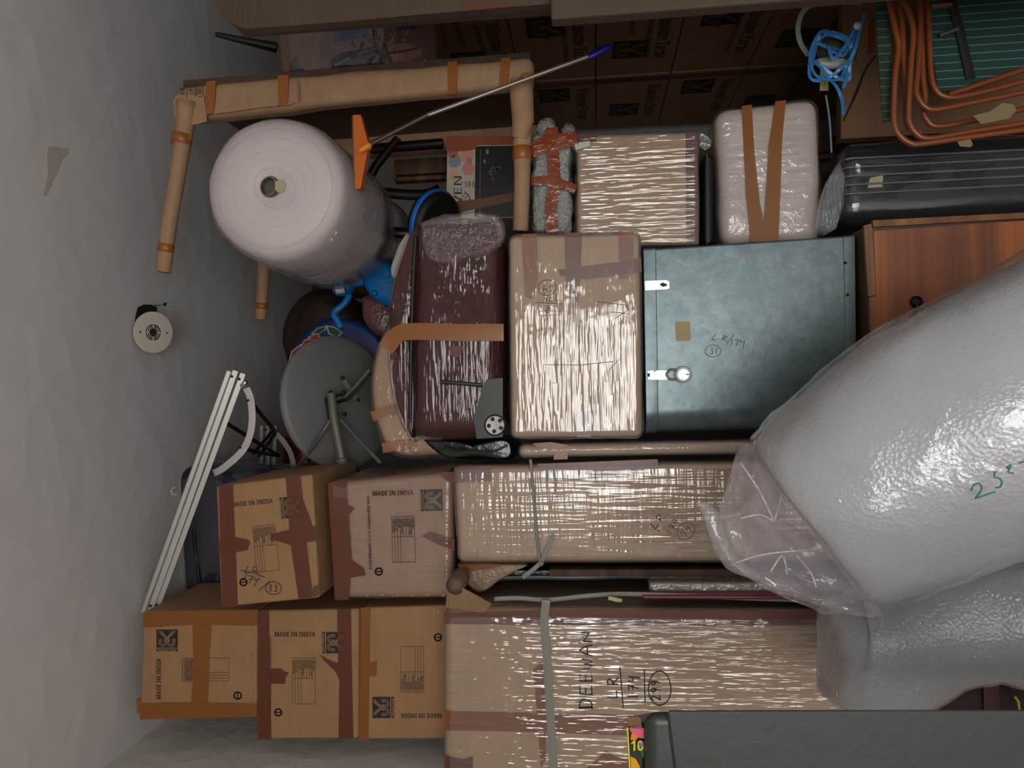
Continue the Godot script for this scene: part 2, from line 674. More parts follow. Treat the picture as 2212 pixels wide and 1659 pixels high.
func make_textures() -> void:
	sans = SystemFont.new()
	sans.font_names = PackedStringArray(["Droid Sans"])
	sans.font_weight = 700
	serif = SystemFont.new()
	serif.font_names = PackedStringArray(["Droid Serif"])
	serif.font_weight = 700
	var n := 512
	# creases of stretched film, running along u or along v
	var long_a := stretched(noise_image(32, 512, 0.035, 3, 3, 3), n, n)
	var long_b := stretched(noise_image(64, 512, 0.09, 5, 0, 2), n, n)
	var lump_a := stretched(noise_image(n, n, 0.012, 9, 0, 3), n, n)
	texs.streak_u = blend([long_a, long_b, lump_a], [0.5, 0.25, 0.25], n, n)
	var tall_a := stretched(noise_image(512, 32, 0.035, 4, 3, 3), n, n)
	var tall_b := stretched(noise_image(512, 64, 0.09, 6, 0, 2), n, n)
	texs.streak_v = blend([tall_a, tall_b, lump_a], [0.5, 0.25, 0.25], n, n)
	texs.streak_uv = blend([long_a, tall_a, long_b, lump_a], [0.3, 0.32, 0.18, 0.2], n, n)
	var crumple := stretched(noise_image(n, n, 0.014, 21, 3, 4), n, n)
	var cells := stretched(noise_image(n, n, 0.02, 22, 1), n, n)
	texs.crumple = blend([crumple, cells, lump_a], [0.5, 0.3, 0.2], n, n)
	var bubbles := stretched(noise_image(n, n, 0.07, 31, 1), n, n)
	var fine := stretched(noise_image(n, n, 0.12, 32, 0, 3), n, n)
	texs.bubble = blend([bubbles, fine, lump_a], [0.6, 0.15, 0.25], n, n)
	texs.foam = blend([fine, bubbles, lump_a], [0.35, 0.25, 0.4], n, n)
	texs.plaster = blend([stretched(noise_image(n, n, 0.006, 41, 0, 4), n, n), stretched(noise_image(n, n, 0.016, 42, 3, 2), n, n), fine], [0.5, 0.42, 0.08], n, n)
	var grain := stretched(noise_image(24, 512, 0.05, 51, 0, 4), n, n)
	var fluting := PackedByteArray()
	fluting.resize(n * n)
	for y in n:
		var c := int(127 + 110 * sin(TAU * y * 64.0 / n))
		for x in n:
			fluting[y * n + x] = c
	texs.board = blend([lump_a, fine, grain], [0.5, 0.25, 0.25], n, n)
	texs.flute = blend([fluting, grain, fine], [0.5, 0.3, 0.2], n, n)
	texs.kraft = tinted(texs.board, Color(0.86, 0.86, 0.85), Color(1.0, 1.0, 1.0))
	var spangle := stretched(noise_image(n, n, 0.06, 61, 2), n, n)
	texs.zinc = blend([spangle, lump_a, fine], [0.28, 0.5, 0.22], n, n)
	texs.zinc_color = tinted(texs.zinc, Color(0.72, 0.77, 0.79), Color(1, 1, 1))
	var rings := stretched(noise_image(20, 512, 0.02, 71, 0, 4), n, n)
	var pores := stretched(noise_image(12, 512, 0.16, 72, 0, 2), n, n)
	texs.wood = blend([rings, pores, lump_a], [0.6, 0.2, 0.2], n, n)
	texs.wood_color = tinted(texs.wood, Color(0.42, 0.36, 0.32), Color(1.0, 1.0, 1.0))
	var stripes := PackedByteArray()
	stripes.resize(n * n * 3)
	for y in n:
		var c := Color(0.09, 0.22, 0.2)
		for x in n:
			c = Color(0.42, 0.53, 0.5) if x % 32 < 3 else Color(0.09, 0.22, 0.2)
			var k := (y * n + x) * 3
			var f := 0.85 + 0.15 * fine[y * n + x] / 255.0
			stripes[k] = int(255 * c.r * f)
			stripes[k + 1] = int(255 * c.g * f)
			stripes[k + 2] = int(255 * c.b * f)
	texs.stripes = ImageTexture.create_from_image(Image.create_from_data(n, n, false, Image.FORMAT_RGB8, stripes))
	texs.weave = blend([fine, bubbles], [0.6, 0.4], n, n)

func mat(key: String, c: Color, rough: float, opts := {}) -> StandardMaterial3D:
	if mats.has(key):
		return mats[key]
	var m := StandardMaterial3D.new()
	m.resource_name = key
	m.albedo_color = c
	m.roughness = rough
	m.metallic = opts.get("metal", 0.0)
	m.metallic_specular = opts.get("spec", 0.5)
	if opts.has("tex") or opts.has("bump"):
		m.uv1_triplanar = true
		m.uv1_triplanar_sharpness = 6.0
		var sc: float = opts.get("scale", 2.0)
		m.uv1_scale = Vector3(sc, sc, sc)
	if opts.has("tex"):
		m.albedo_texture = texs[opts.tex]
	if opts.has("bump"):
		m.heightmap_enabled = true
		m.heightmap_texture = texs[opts.bump]
		m.heightmap_scale = opts.get("depth", 0.2)
	if opts.has("alpha"):
		m.transparency = BaseMaterial3D.TRANSPARENCY_ALPHA
		m.albedo_color.a = opts.alpha
	if opts.has("coat"):
		m.clearcoat_enabled = true
		m.clearcoat = opts.coat
		m.clearcoat_roughness = opts.get("coat_rough", 0.15)
	if opts.has("rim"):
		m.rim_enabled = true
		m.rim = opts.rim
		m.rim_tint = 0.6
	if opts.has("sss"):
		m.subsurf_scatter_enabled = true
		m.subsurf_scatter_strength = opts.sss
	if opts.has("backlight"):
		m.backlight_enabled = true
		m.backlight = opts.backlight
	mats[key] = m
	return m

func kraft() -> Material: return mat("kraft_cardboard", Color(0.63, 0.475, 0.33), 0.75, {"tex": "kraft", "bump": "flute", "scale": 1.6, "depth": 0.03})
func kraft_pink() -> Material: return mat("filmed_cardboard", Color(0.61, 0.465, 0.38), 0.5, {"tex": "kraft", "bump": "flute", "scale": 1.6, "depth": 0.03})
func kraft_pale() -> Material: return mat("pale_cardboard", Color(0.67, 0.545, 0.425), 0.6, {"tex": "kraft", "bump": "flute", "scale": 1.6, "depth": 0.03})
func paper_tan() -> Material: return mat("tan_packing_paper", Color(0.66, 0.52, 0.4), 0.7, {"tex": "kraft", "bump": "flute", "scale": 2.2, "depth": 0.08})
func red_tape() -> Material: return mat("reddish_brown_tape", Color(0.43, 0.235, 0.175), 0.3, {"spec": 0.5, "alpha": 0.62})
func orange_tape() -> Material: return mat("orange_brown_tape", Color(0.53, 0.29, 0.15), 0.3, {"spec": 0.5, "alpha": 0.68})
func amber_tape() -> Material: return mat("amber_tape", Color(0.58, 0.36, 0.17), 0.28, {"spec": 0.5, "alpha": 0.66})
func print_black() -> Material: return mat("black_print", Color(0.13, 0.095, 0.085), 0.7)
func pen() -> Material: return mat("marker_pen", Color(0.13, 0.1, 0.09), 0.6)
func faint_pen() -> Material: return mat("faint_pen", Color(0.3, 0.26, 0.23), 0.6)
func emblem_pale() -> Material: return mat("emblem_lines", Color(0.62, 0.5, 0.38), 0.7)
func twine() -> Material: return mat("grey_plastic_twine", Color(0.5, 0.49, 0.45), 0.45, {"bump": "streak_u", "scale": 12.0, "depth": 0.1})
func film(way: String, depth := 0.22, alpha := 0.07, scale := 1.5, tint := Color(0.8, 0.78, 0.78)) -> Material:
	return mat("stretch_film_%s_%d_%d_%d" % [way, int(depth * 100), int(alpha * 100), int(scale * 10)], tint, 0.07, {"alpha": alpha, "bump": way, "scale": scale, "depth": depth, "spec": 0.5})

func staple(t: Node, a: Array, d: float) -> void:
	put(band(PP(a, d - 0.002), 0.0022, 0.0012), "staple", mat("staple_steel", Color(0.75, 0.74, 0.7), 0.25, {"metal": 1.0}), t, false)

# a rigid box in film: body and shell
func boxed(t: Node3D, h: Array, m: Material, wrap: Material = null, r := 0.008, called := "body", off := 0.003, n := 6, amp := 0.0015) -> void:
	put(soft_hexa(h, r, 1), called, m, t)
	if wrap:
		put(soft_hexa(grown(h, off), r + off, n, amp, 9.0), "stretch_film", wrap, t)
		put(soft_hexa(grown(h, off * 1.2), r + off, n, amp * 0.8, 7.0), "stretch_film", wrap, t)

# ---------------------------------------------------------------- the room
func box_at(lo: Vector3, hi: Vector3, s: Shape = null) -> Shape:
	if s == null:
		s = Shape.new()
	return slab([Vector3(lo.x, lo.y, hi.z), Vector3(hi.x, lo.y, hi.z), Vector3(hi.x, hi.y, hi.z), Vector3(lo.x, hi.y, hi.z)], Vector3(0, 0, lo.z - hi.z), s)

func room() -> void:
	var paint := mat("grey_white_distemper", Color(0.8, 0.785, 0.795), 0.85, {"bump": "plaster", "scale": 0.45, "depth": 0.55})
	var wall_paint := mat("white_wall_paint", Color(0.8, 0.785, 0.775), 0.85, {"bump": "plaster", "scale": 0.7, "depth": 0.5})
	var bounce_floor := mat("pale_bounce_floor", Color(0.72, 0.7, 0.67), 0.5, {"bump": "plaster", "scale": 1.0, "depth": 0.3})  # unseen floor; its paleness is made up to bounce daylight onto the ceiling
	struct(box_at(Vector3(-1.25, 2.9, -4.3), Vector3(1.95, 3.05, 2.45)), "ceiling", paint)
	struct(box_at(Vector3(-1.25, -0.15, -4.3), Vector3(1.95, 0.0, 2.45)), "floor", bounce_floor)
	struct(box_at(Vector3(-1.2, 0, -4.3), Vector3(-1.05, 2.9, 2.45)), "wall_left", wall_paint)
	struct(box_at(Vector3(1.75, 0, -4.3), Vector3(1.9, 2.9, 2.45)), "wall_right", wall_paint)
	struct(box_at(Vector3(-1.05, 0, -4.25), Vector3(1.75, 2.9, -4.1)), "wall_back", wall_paint)
	var front := Shape.new()
	box_at(Vector3(-1.05, 0, 2.3), Vector3(-0.9, 2.9, 2.45), front)
	box_at(Vector3(0.6, 0, 2.3), Vector3(1.75, 2.9, 2.45), front)
	box_at(Vector3(-0.9, 2.05, 2.3), Vector3(0.6, 2.9, 2.45), front)
	struct(front, "wall_front", wall_paint)

# ---------------------------------------------------------------- cartons by the left wall
func left_stack() -> void:
	var dark := print_black()
	var pale := emblem_pale()
	# uppermost carton
	var d := 2.15
	var h := hexa([309, 1321, 556, 1317, 555, 1548, 301, 1555], d, 0.33)
	var t := thing("yarn_carton", "brown MADE IN INDIA carton sealed with amber tape, topmost against the left wall", "carton", foot(h))
	boxed(t, h, kraft())
	carton_print(t, frame(343, 1466, d, -PI / 2), dark, pale)
	tape(t, [309, 1321, 557, 1317, 556, 1352, 430, 1349, 308, 1356], d, amber_tape())
	tape(t, [303, 1519, 420, 1517, 555, 1520, 555, 1548, 301, 1555], d, amber_tape())
	tape(t, [416, 1349, 457, 1350, 452, 1420, 449, 1519, 413, 1519, 418, 1450, 405, 1452, 418, 1440], d, amber_tape(), 0.0016)
	put(slab(PP([294, 1511, 306, 1511, 306, 1541, 296, 1542], d), Vector3(0, 0, -0.01)), "loose_tape_end", amber_tape(), t, false)
	for k in 7:
		staple(t, [543 + k % 2 * 3, 1358 + k * 26, 547 + k % 2 * 3, 1366 + k * 26], d)
	# the carton below it
	h = hexa([558, 1319, 776, 1315, 775, 1596, 557, 1597], d, 0.33)
	t = thing("yarn_carton", "brown carton with reddish tape stripes directly under the amber-taped topmost carton", "carton", foot(h))
	boxed(t, h, kraft())
	carton_print(t, frame(637, 1370, d), dark, pale)
	tape(t, [558, 1319, 581, 1318, 586, 1597, 556, 1597], d, red_tape())
	tape(t, [728, 1316, 758, 1315, 763, 1596, 731, 1596, 733, 1470, 724, 1450, 700, 1428, 691, 1415, 716, 1428, 730, 1432], d, red_tape())
	tape(t, [558, 1445, 606, 1444, 613, 1450, 624, 1454, 617, 1462, 616, 1477, 558, 1477], d, red_tape(), 0.0016)
	# the third, upside down
	h = hexa([778, 1313, 974, 1307, 974, 1597, 777, 1598], d, 0.42)
	t = thing("yarn_carton", "upside-down brown carton with an amber tape strip, lowest by the left wall", "carton", foot(h))
	boxed(t, h, kraft())
	carton_print(t, frame(910, 1546, d, PI), dark, pale)
	tape(t, [779, 1313, 800, 1311, 799, 1430, 815, 1428, 813, 1460, 798, 1462, 796, 1598, 776, 1598], d, amber_tape())
	for k in 4:
		var x := 817.0 + k * 40
		staple(t, [x, 1322, x + 4, 1318], d)
		staple(t, [x + 7, 1326, x + 11, 1320], d)
	# the great flat box in front, marked DEEWAN
	d = 1.98
	h = hexa([957, 1318, 2560, 1296, 2560, 1690, 957, 1690], d, 0.75)
	stand(h)
	t = thing("wrapped_box", "huge film-wrapped box by the left wall with DEEWAN handwritten on it", "box", foot(h))
	boxed(t, h, kraft_pale(), film("streak_v", 0.5, 0.04, 2.0), 0.03, "body", 0.003, 10, 0.003)
	tape(t, [958, 1325, 1300, 1318, 1770, 1322, 1770, 1352, 1300, 1352, 960, 1348], d, red_tape())
	tape(t, [960, 1536, 1180, 1540, 1385, 1545, 1385, 1590, 1180, 1582, 960, 1578], d, orange_tape())
	tape(t, [1151, 1446, 1176, 1428, 1180, 1640, 1168, 1659, 1160, 1540], d, orange_tape(), 0.0016)
	tape(t, [1290, 1640, 1308, 1621, 1335, 1637, 1400, 1650, 1400, 1690, 1230, 1690], d, orange_tape(), 0.0016)
	tape(t, [960, 1632, 1000, 1640, 1022, 1634, 1020, 1690, 960, 1690], d, red_tape(), 0.0016)
	var f := frame(1252, 1530, d, -PI / 2)
	ink(t, f, script_strokes("DEEWAN", 0, 0, 27, 28.5), 2.6, pen(), 0.0042)
	ink(t, frame(1312, 1508, d, -PI / 2), script_strokes("LR", 0, 0, 22, 26), 2.4, pen(), 0.0042)
	ink(t, frame(1356, 1510, d, -PI / 2), script_strokes("174", 0, 0, 22, 19), 2.4, pen(), 0.0042)
	ink(t, frame(1406, 1512, d, -PI / 2), script_strokes("299", 0, 0, 20, 16), 2.4, pen(), 0.0042)
	ink(t, frame(1300, 1440, d), [[39, 0, 46, 87], [91, 6, 93, 75], ring_stroke(124, 45, 24, 37)], 2.4, pen(), 0.0042)
	# curled cardboard flap at its upper corner
	var rings := []
	for k in 9:
		var u := k / 8.0
		var a := P(lerpf(968, 1062, u), lerpf(1254, 1304, u), d + 0.01 - 0.05 * sin(u * PI))
		var b := P(lerpf(962, 1046, u), lerpf(1312, 1326, u), d + 0.0)
		rings.append(PackedVector3Array([a, b, b + Vector3(0, 0, -0.006), a + Vector3(0, 0, -0.006)]))
	put(add_rings(Shape.new(), rings), "cardboard_flap", mat("corrugated_flap", Color(0.62, 0.49, 0.35), 0.7, {"tex": "kraft", "bump": "flute", "scale": 3.0, "depth": 0.2}), t)
	put(lathe(P(985, 1262, d - 0.02), Vector3(0, 0, -1), [-0.01, 0.024, 0.075, 0.024], 20), "rolled_edge", mat("dusty_cardboard", Color(0.4, 0.34, 0.27), 0.8, {"bump": "flute", "scale": 3.0, "depth": 0.1}), t)
	var tw := Shape.new()
	band(smooth_path(PP([1180, 1296, 1176, 1340, 1180, 1400, 1186, 1500, 1193, 1600, 1197, 1690], d - 0.006), 4), 0.021, 0.004, tw)
	put(tw, "plastic_twine", twine(), t)
	# navy suitcase
	d = 2.52
	h = hexa([373, 1004, 775, 1034, 775, 1294, 386, 1296], d, 0.24)
	t = thing("suitcase", "navy blue soft suitcase in clear film lying near the ceiling behind the cartons", "suitcase", foot(h))
	put(soft_hexa(h, 0.06, 6, 0.012, 6.0), "body", mat("navy_cloth", Color(0.09, 0.1, 0.19), 0.55, {"bump": "weave", "scale": 5.0, "depth": 0.1}), t)
	var zip := Shape.new()
	tube(smooth_path(PP([412, 1030, 417, 1120, 424, 1200, 434, 1282], d - 0.006), 4), 0.006, 6, zip)
	put(zip, "zip_seam", mat("navy_zip", Color(0.04, 0.04, 0.07), 0.5), t)
	put(soft_hexa(grown(h, 0.008), 0.08, 12, 0.016, 8.0), "stretch_film", film("streak_u", 0.5, 0.05, 1.3), t)
	# carton 33, turned a little
	d = 2.07
	h = hexa([466, 1050, 674, 1024, 690, 1292, 477, 1312], d, 0.4)
	t = thing("yarn_carton", "tilted brown carton marked 174/33 with reddish tape, resting near the ceiling", "carton", foot(h))
	boxed(t, h, kraft())
	carton_print(t, frame(545, 1086, d, -0.1), dark, pale)
	tape(t, [472, 1049, 503, 1046, 514, 1309, 480, 1312], d, red_tape())
	tape(t, [617, 1031, 649, 1027, 655, 1080, 676, 1137, 686, 1136, 688, 1168, 662, 1172, 676, 1290, 645, 1295, 628, 1178, 610, 1172, 582, 1165, 586, 1154, 625, 1144], d, red_tape())
	tape(t, [471, 1166, 504, 1159, 536, 1166, 541, 1172, 534, 1188, 506, 1194, 473, 1197], d, red_tape(), 0.0016)
	ink(t, frame(520, 1222, d, 0.0), [[0, 9, 22, 14], [16, 0, 9, 16, 20, 15], [24, 15, 29, 2, 34, 3, 35, 10, 27, 12, 39, 16], [24, 14, 34, 18, 51, 24]], 1.6, pen())
	ink(t, frame(528, 1240, d, 0.08), [[5, 0, -1, 14], [8, 3, 20, 3, 12, 19], [10, 10, 20, 9], [24, 4, 24, 12, 33, 8], [33, 4, 22, 26], [55, 12, 34, 33]] + script_strokes("33", 54, 18, 14, 12) + [ring_stroke(65, 25, 17, 14)], 1.6, pen())
	put(slab(PP([676, 1268, 690, 1262, 692, 1280, 680, 1292, 674, 1280], d - 0.002), Vector3(0, 0, -0.001)), "torn_corner", mat("torn_board", Color(0.36, 0.27, 0.18), 0.8), t, false)
	# pinkish wrapped carton beneath
	d = 2.12
	h = hexa([706, 1043, 978, 1018, 978, 1292, 722, 1294], d, 0.42)
	t = thing("yarn_carton", "pinkish film-wrapped MADE IN INDIA carton under the tilted carton marked 33", "carton", foot(h))
	put(soft_hexa(h, 0.02, 5, 0.006, 5.0), "body", kraft_pink(), t)
	put(soft_hexa(grown(h, 0.004), 0.024, 8, 0.006, 6.0), "stretch_film", film("streak_v", 0.4, 0.05, 2.2), t)
	carton_print(t, frame(849, 1065, d - 0.004, -0.03), dark, pale)
	tape(t, [708, 1043, 748, 1039, 752, 1090, 766, 1098, 754, 1112, 760, 1210, 786, 1228, 790, 1243, 758, 1248, 754, 1296, 723, 1296], d - 0.003, red_tape())
	tape(t, [945, 1021, 983, 1019, 983, 1044, 966, 1040], d - 0.003, red_tape())
	tape(t, [910, 1158, 930, 1148, 982, 1165, 982, 1190, 950, 1178], d - 0.003, red_tape())
	for k in 6:
		var x := 791.0 + k * 33
		staple(t, [x, 1288, x + 4, 1283], d - 0.006)

# ---------------------------------------------------------------- the tall flat box and what is squeezed beside it
func middle_stack() -> void:
	var d := 2.05
	var h := hexa([979, 1008, 2480, 972, 2480, 1232, 990, 1216], d, 0.42)
	stand(h)
	var t := thing("wrapped_box", "tall film-wrapped cardboard box marked 44, tied with grey twine ending in a bow", "box", foot(h))
	boxed(t, h, kraft_pale(), film("streak_uv", 0.3, 0.05, 1.6), 0.02, "body", 0.004, 10, 0.004)
	tape(t, [982, 1010, 1060, 1005, 1062, 1040, 984, 1043], d, red_tape())
	tape(t, [1160, 1002, 1420, 992, 1424, 1022, 1330, 1032, 1180, 1040], d, red_tape())
	tape(t, [1190, 1040, 1206, 1042, 1208, 1085, 1196, 1092], d, orange_tape(), 0.0016)
	ink(t, frame(1404, 1134, d, -0.95), [[4, 0, 0, 15, 10, 13], [0, 20, 2, 24], [21, 16, 22, 0, 30, 1, 30, 8, 22, 10, 33, 16]], 1.6, pen(), 0.005)
	ink(t, frame(1436, 1148, d, -0.95), script_strokes("174", 0, 0, 14, 13), 1.4, faint_pen(), 0.005)
	ink(t, frame(1466, 1148, d, -0.75), script_strokes("44", 0, 0, 15, 14) + [ring_stroke(12, 9, 21, 17)], 1.4, faint_pen(), 0.005)
	put(tube(smooth_path(PP([1146, 992, 1150, 1040, 1156, 1110, 1162, 1180, 1167, 1218], d - 0.008), 4), 0.0042, 8), "plastic_twine", twine(), t)
	put(band(PP([1168, 1218, 1180, 1192, 1196, 1156], d - 0.014), 0.011, 0.003), "twine_end", twine(), t)
	put(band(PP([1170, 1214, 1150, 1232, 1129, 1248], d - 0.016), 0.011, 0.003), "twine_end", twine(), t)
	put(lathe(P(1169, 1217, d - 0.016), Vector3(1, 0.2, 0), [-0.007, 0.002, -0.003, 0.007, 0.003, 0.007, 0.007, 0.002], 10), "twine_knot", twine(), t)
	# crumpled tape and film gathered at its upper left corner
	put(puffed([988, 1222, 1030, 1216, 1080, 1219, 1138, 1221, 1112, 1236, 1078, 1256, 1044, 1280, 1022, 1276, 1000, 1252], d + 0.025, 0.1, 0.012), "film_gather", mat("dull_film_bundle", Color(0.56, 0.47, 0.39), 0.22, {"bump": "crumple", "scale": 6.0, "depth": 0.5}), t)
	tape(t, [988, 1219, 1090, 1219, 1060, 1229, 1002, 1236], d + 0.018, orange_tape(), 0.002)
	# what fills the slit between the two big boxes
	h = hexa([1004, 1228, 2400, 1228, 2400, 1258, 1000, 1258], 2.2, 0.28)
	stand(h)
	t = thing("plastic_covered_panel", "upright panel in black plastic in the slit between the two tall wrapped boxes", "panel", foot(h))
	put(soft_hexa(h, 0.01, 10, 0.005, 7.0), "panel", mat("black_polythene", Color(0.03, 0.036, 0.04), 0.3, {"bump": "crumple", "scale": 2.5, "depth": 0.3}), t)
	put(band(smooth_path(PP([1050, 1252, 1140, 1248, 1240, 1249, 1330, 1246, 1404, 1246], 2.192), 3), 0.012, 0.004), "plastic_fold", mat("grey_polythene", Color(0.16, 0.19, 0.19), 0.35), t)
	h = hexa([1186, 1230, 2400, 1236, 2400, 1250, 1186, 1246], 2.085, 0.04)
	stand(h)
	single(soft_hexa(h, 0.003), "wooden_plank", mat("rough_plank", Color(0.4, 0.29, 0.2), 0.7, {"tex": "wood_color", "scale": 1.4}), "narrow brown wooden plank standing in the slit beside the tall box marked 44", "plank")
	h = hexa([1404, 1260, 2400, 1262, 2400, 1276, 1404, 1278], 2.03, 0.045)
	stand(h)
	t = thing("wrapped_strip", "narrow board in shiny brown-grey film between the brown plank and the pink board", "board", foot(h))
	boxed(t, h, mat("silvery_wrap", Color(0.48, 0.42, 0.36), 0.2, {"bump": "crumple", "scale": 5.0, "depth": 0.5, "spec": 0.7}), film("crumple", 0.5, 0.1, 4.0), 0.006)
	h = hexa([1388, 1286, 2400, 1278, 2400, 1288, 1388, 1295], 1.99, 0.06)
	stand(h)
	single(soft_hexa(h, 0.004), "pink_board", mat("crimson_laminate", Color(0.42, 0.1, 0.19), 0.35), "thin crimson pink board standing on edge beside the huge DEEWAN box", "board")
	var tie := Shape.new()
	tube(smooth_path(PP([1068, 1294, 1120, 1292, 1182, 1296, 1260, 1288, 1340, 1283, 1450, 1286, 1560, 1290, 1720, 1296], 2.0), 4), 0.0062, 8, tie, true, 0.4)
	single(tie, "loose_twine", twine(), "long strand of grey plastic twine stretched over the black plastic in the slit", "twine")
	single(tube(PP([1314, 1291, 1334, 1296, 1344, 1297], 1.985), [0.006, 0.006, 0.004], 8), "tube_end", mat("yellowed_plastic", Color(0.72, 0.68, 0.5), 0.4), "small yellowish plastic stub poking out by the grey twine", "stub")

# ---------------------------------------------------------------- suitcase, box, trunk, cabinet
func third_stack() -> void:
	var d := 1.98
	var maroon := mat("maroon_cloth", Color(0.22, 0.045, 0.065), 0.55, {"bump": "weave", "scale": 6.0, "depth": 0.08, "spec": 0.2})
	var h := hexa([886, 476, 1084, 462, 1082, 946, 882, 950], d, 0.28)
	var t := thing("suitcase", "maroon soft suitcase in clear film with an amber tape band, lying on a wrapped box", "suitcase", foot(h))
	put(soft_hexa(h, 0.05, 5, 0.004, 6.0), "body", maroon, t)
	put(puffed([900, 486, 884, 500, 868, 545, 853, 590, 842, 640, 836, 700, 838, 760, 844, 820, 856, 880, 874, 925, 888, 940, 884, 800, 886, 650, 896, 520], d + 0.005, 0.27, 0.03), "front_pocket", maroon, t)
	put(tube(smooth_path(PP([898, 510, 892, 620, 888, 760, 886, 905], d - 0.004), 4), 0.0055, 6), "zip_seam", mat("dark_zip", Color(0.05, 0.02, 0.03), 0.5), t)
	var shell := mat("clear_wrap_maroon", Color(0.8, 0.74, 0.76), 0.08, {"alpha": 0.015, "bump": "streak_u", "scale": 2.4, "depth": 0.34})
	put(soft_hexa(grown(h, 0.006), 0.055, 12, 0.008, 7.0), "stretch_film", shell, t)
	put(puffed([905, 478, 878, 498, 862, 545, 847, 590, 836, 640, 830, 700, 832, 760, 838, 820, 850, 885, 870, 932, 892, 950, 896, 800, 896, 650, 900, 520], d - 0.001, 0.28, 0.03), "stretch_film", shell, t)
	put(rumple(puffed([905, 480, 960, 462, 1040, 456, 1080, 470, 1090, 510, 1062, 545, 1010, 560, 950, 570, 918, 550, 908, 510], d - 0.012, 0.03, 0.012), 0.006, 30.0), "bunched_film", mat("bunched_film", Color(0.75, 0.7, 0.71), 0.06, {"alpha": 0.08, "bump": "crumple", "scale": 5.0, "depth": 0.7}), t)
	put(band(smooth_path(PP([833, 755, 860, 722, 900, 716, 980, 718, 1060, 718, 1088, 718], d - 0.014), 4), 0.043, 0.002), "tape_band", amber_tape(), t)
	put(slab(PP([968, 748, 1002, 746, 998, 764, 985, 774, 974, 766], d - 0.012), Vector3(0, 0, -0.002)), "film_tear", mat("bare_maroon", Color(0.3, 0.03, 0.06), 0.4), t, false)
	put(tube(PP([950, 824, 1042, 832], d - 0.013), 0.0055, 10, null, true, 0.6), "carry_handle", mat("dark_green_plastic", Color(0.06, 0.1, 0.1), 0.4), t)
	put(slab(PP([1050, 820, 1086, 816, 1086, 944, 1030, 948, 1022, 900], d - 0.009), Vector3(0, 0, -0.004)), "corner_guard", mat("black_plastic", Color(0.045, 0.045, 0.05), 0.4), t, false)
	var wheel := lathe(P(1070, 918, d - 0.012), Vector3(0, 0, -1), [-0.012, 0.012, -0.014, 0.022, -0.012, 0.0235, 0.02, 0.0235], 28)
	put(lathe(P(1070, 918, d + 0.0), Vector3(0, 0, -1), [-0.012, 0.0245, -0.008, 0.0285, 0.02, 0.0285, 0.024, 0.0245], 28), "tyre", mat("black_rubber", Color(0.03, 0.03, 0.033), 0.6), t)
	put(wheel, "wheel_hub", mat("silver_plastic", Color(0.66, 0.66, 0.66), 0.35), t)
	for k in 5:
		var a := TAU * k / 5.0 + 0.5
		put(lathe(P(1070 + cos(a) * 14.0, 918 + sin(a) * 14.0, d - 0.0262), Vector3(0, 0, -1), [0.0, 0.0052, 0.0016, 0.0052], 10), "hub_opening", mats["black_rubber"], t)
	# dark base below the suitcase
	var s := puffed([912, 952, 960, 950, 1040, 952, 1090, 948, 1110, 958, 1108, 990, 1060, 993, 970, 992, 940, 978], d + 0.09, 0.2, 0.02)
	t = thing("bin_bag", "black glossy plastic bag squeezed below the maroon suitcase's wheel end", "plastic bag", P(1108, 975, d + 0.16))
	put(s, "bag", mat("black_bag", Color(0.02, 0.028, 0.036), 0.18, {"bump": "crumple", "scale": 2.0, "depth": 0.15}), t)
	put(tube(smooth_path(PP([948, 972, 1000, 977, 1060, 977, 1096, 962], d + 0.055), 4), 0.003, 6), "bag_fold", mat("bag_edge", Color(0.12, 0.13, 0.14), 0.25), t)
	# box 64
	h = hexa([1099, 508, 1382, 500, 1388, 944, 1103, 946], d, 0.2)
	t = thing("wrapped_box", "film-wrapped box with upside-down handwriting 64 between the maroon suitcase and the metal trunk", "box", foot(h))
	boxed(t, h, kraft_pale(), film("streak_u", 0.28, 0.05, 2.0), 0.018, "body", 0.004, 10, 0.004)
	tape(t, [1127, 506, 1160, 505, 1163, 600, 1154, 640, 1146, 646, 1134, 640, 1130, 570], d, orange_tape())
	tape(t, [1219, 503, 1257, 502, 1254, 600, 1248, 660, 1236, 655, 1222, 620], d, red_tape())
	tape(t, [1336, 501, 1369, 500, 1369, 590, 1362, 600, 1337, 604], d, orange_tape())
	tape(t, [1206, 582, 1260, 575, 1334, 566, 1385, 556, 1386, 588, 1340, 595, 1262, 604, 1210, 596], d, red_tape(), 0.0016)
	tape(t, [1242, 900, 1268, 880, 1284, 890, 1276, 944, 1246, 944], d, red_tape())
	ink(t, frame(1192, 640, d, PI), script_strokes("64", -3, 8, 15, 13) + [ring_stroke(10, 18, 19, 17)], 1.4, faint_pen(), 0.005)
	ink(t, frame(1206, 652, d, PI), script_strokes("174", 0, 0, 16, 12) + [[-8, -5, 46, -2], [-18, -20, 38, -20]], 1.4, faint_pen(), 0.005)
	ink(t, frame(1205, 676, d, PI), script_strokes("LR", 0, 0, 16, 16), 1.4, faint_pen(), 0.005)
	ink(t, frame(1165, 700, d, 0.0), [[0, -18, 50, -20], [122, -48, 186, -40, 190, -30, 150, -4], [188, -22, 150, -26], [10, 88, 90, 88, 160, 80], [170, 76, 150, 98]], 1.3, faint_pen(), 0.005)
	# trunk
	d = 2.0
	h = hexa([1391, 538, 1846, 508, 1850, 925, 1398, 936], d, 0.42)
	var zinc := mat("galvanised_steel", Color(0.43, 0.475, 0.487), 0.36, {"tex": "zinc_color", "scale": 2.4, "bump": "zinc", "depth": 0.03, "metal": 0.55, "spec": 0.5})
	t = thing("storage_chest", "grey galvanised steel trunk with two hasps, one holding a round padlock", "trunk", foot(h))
	put(plan_box(h, 0.006, 0.06), "body", zinc, t)
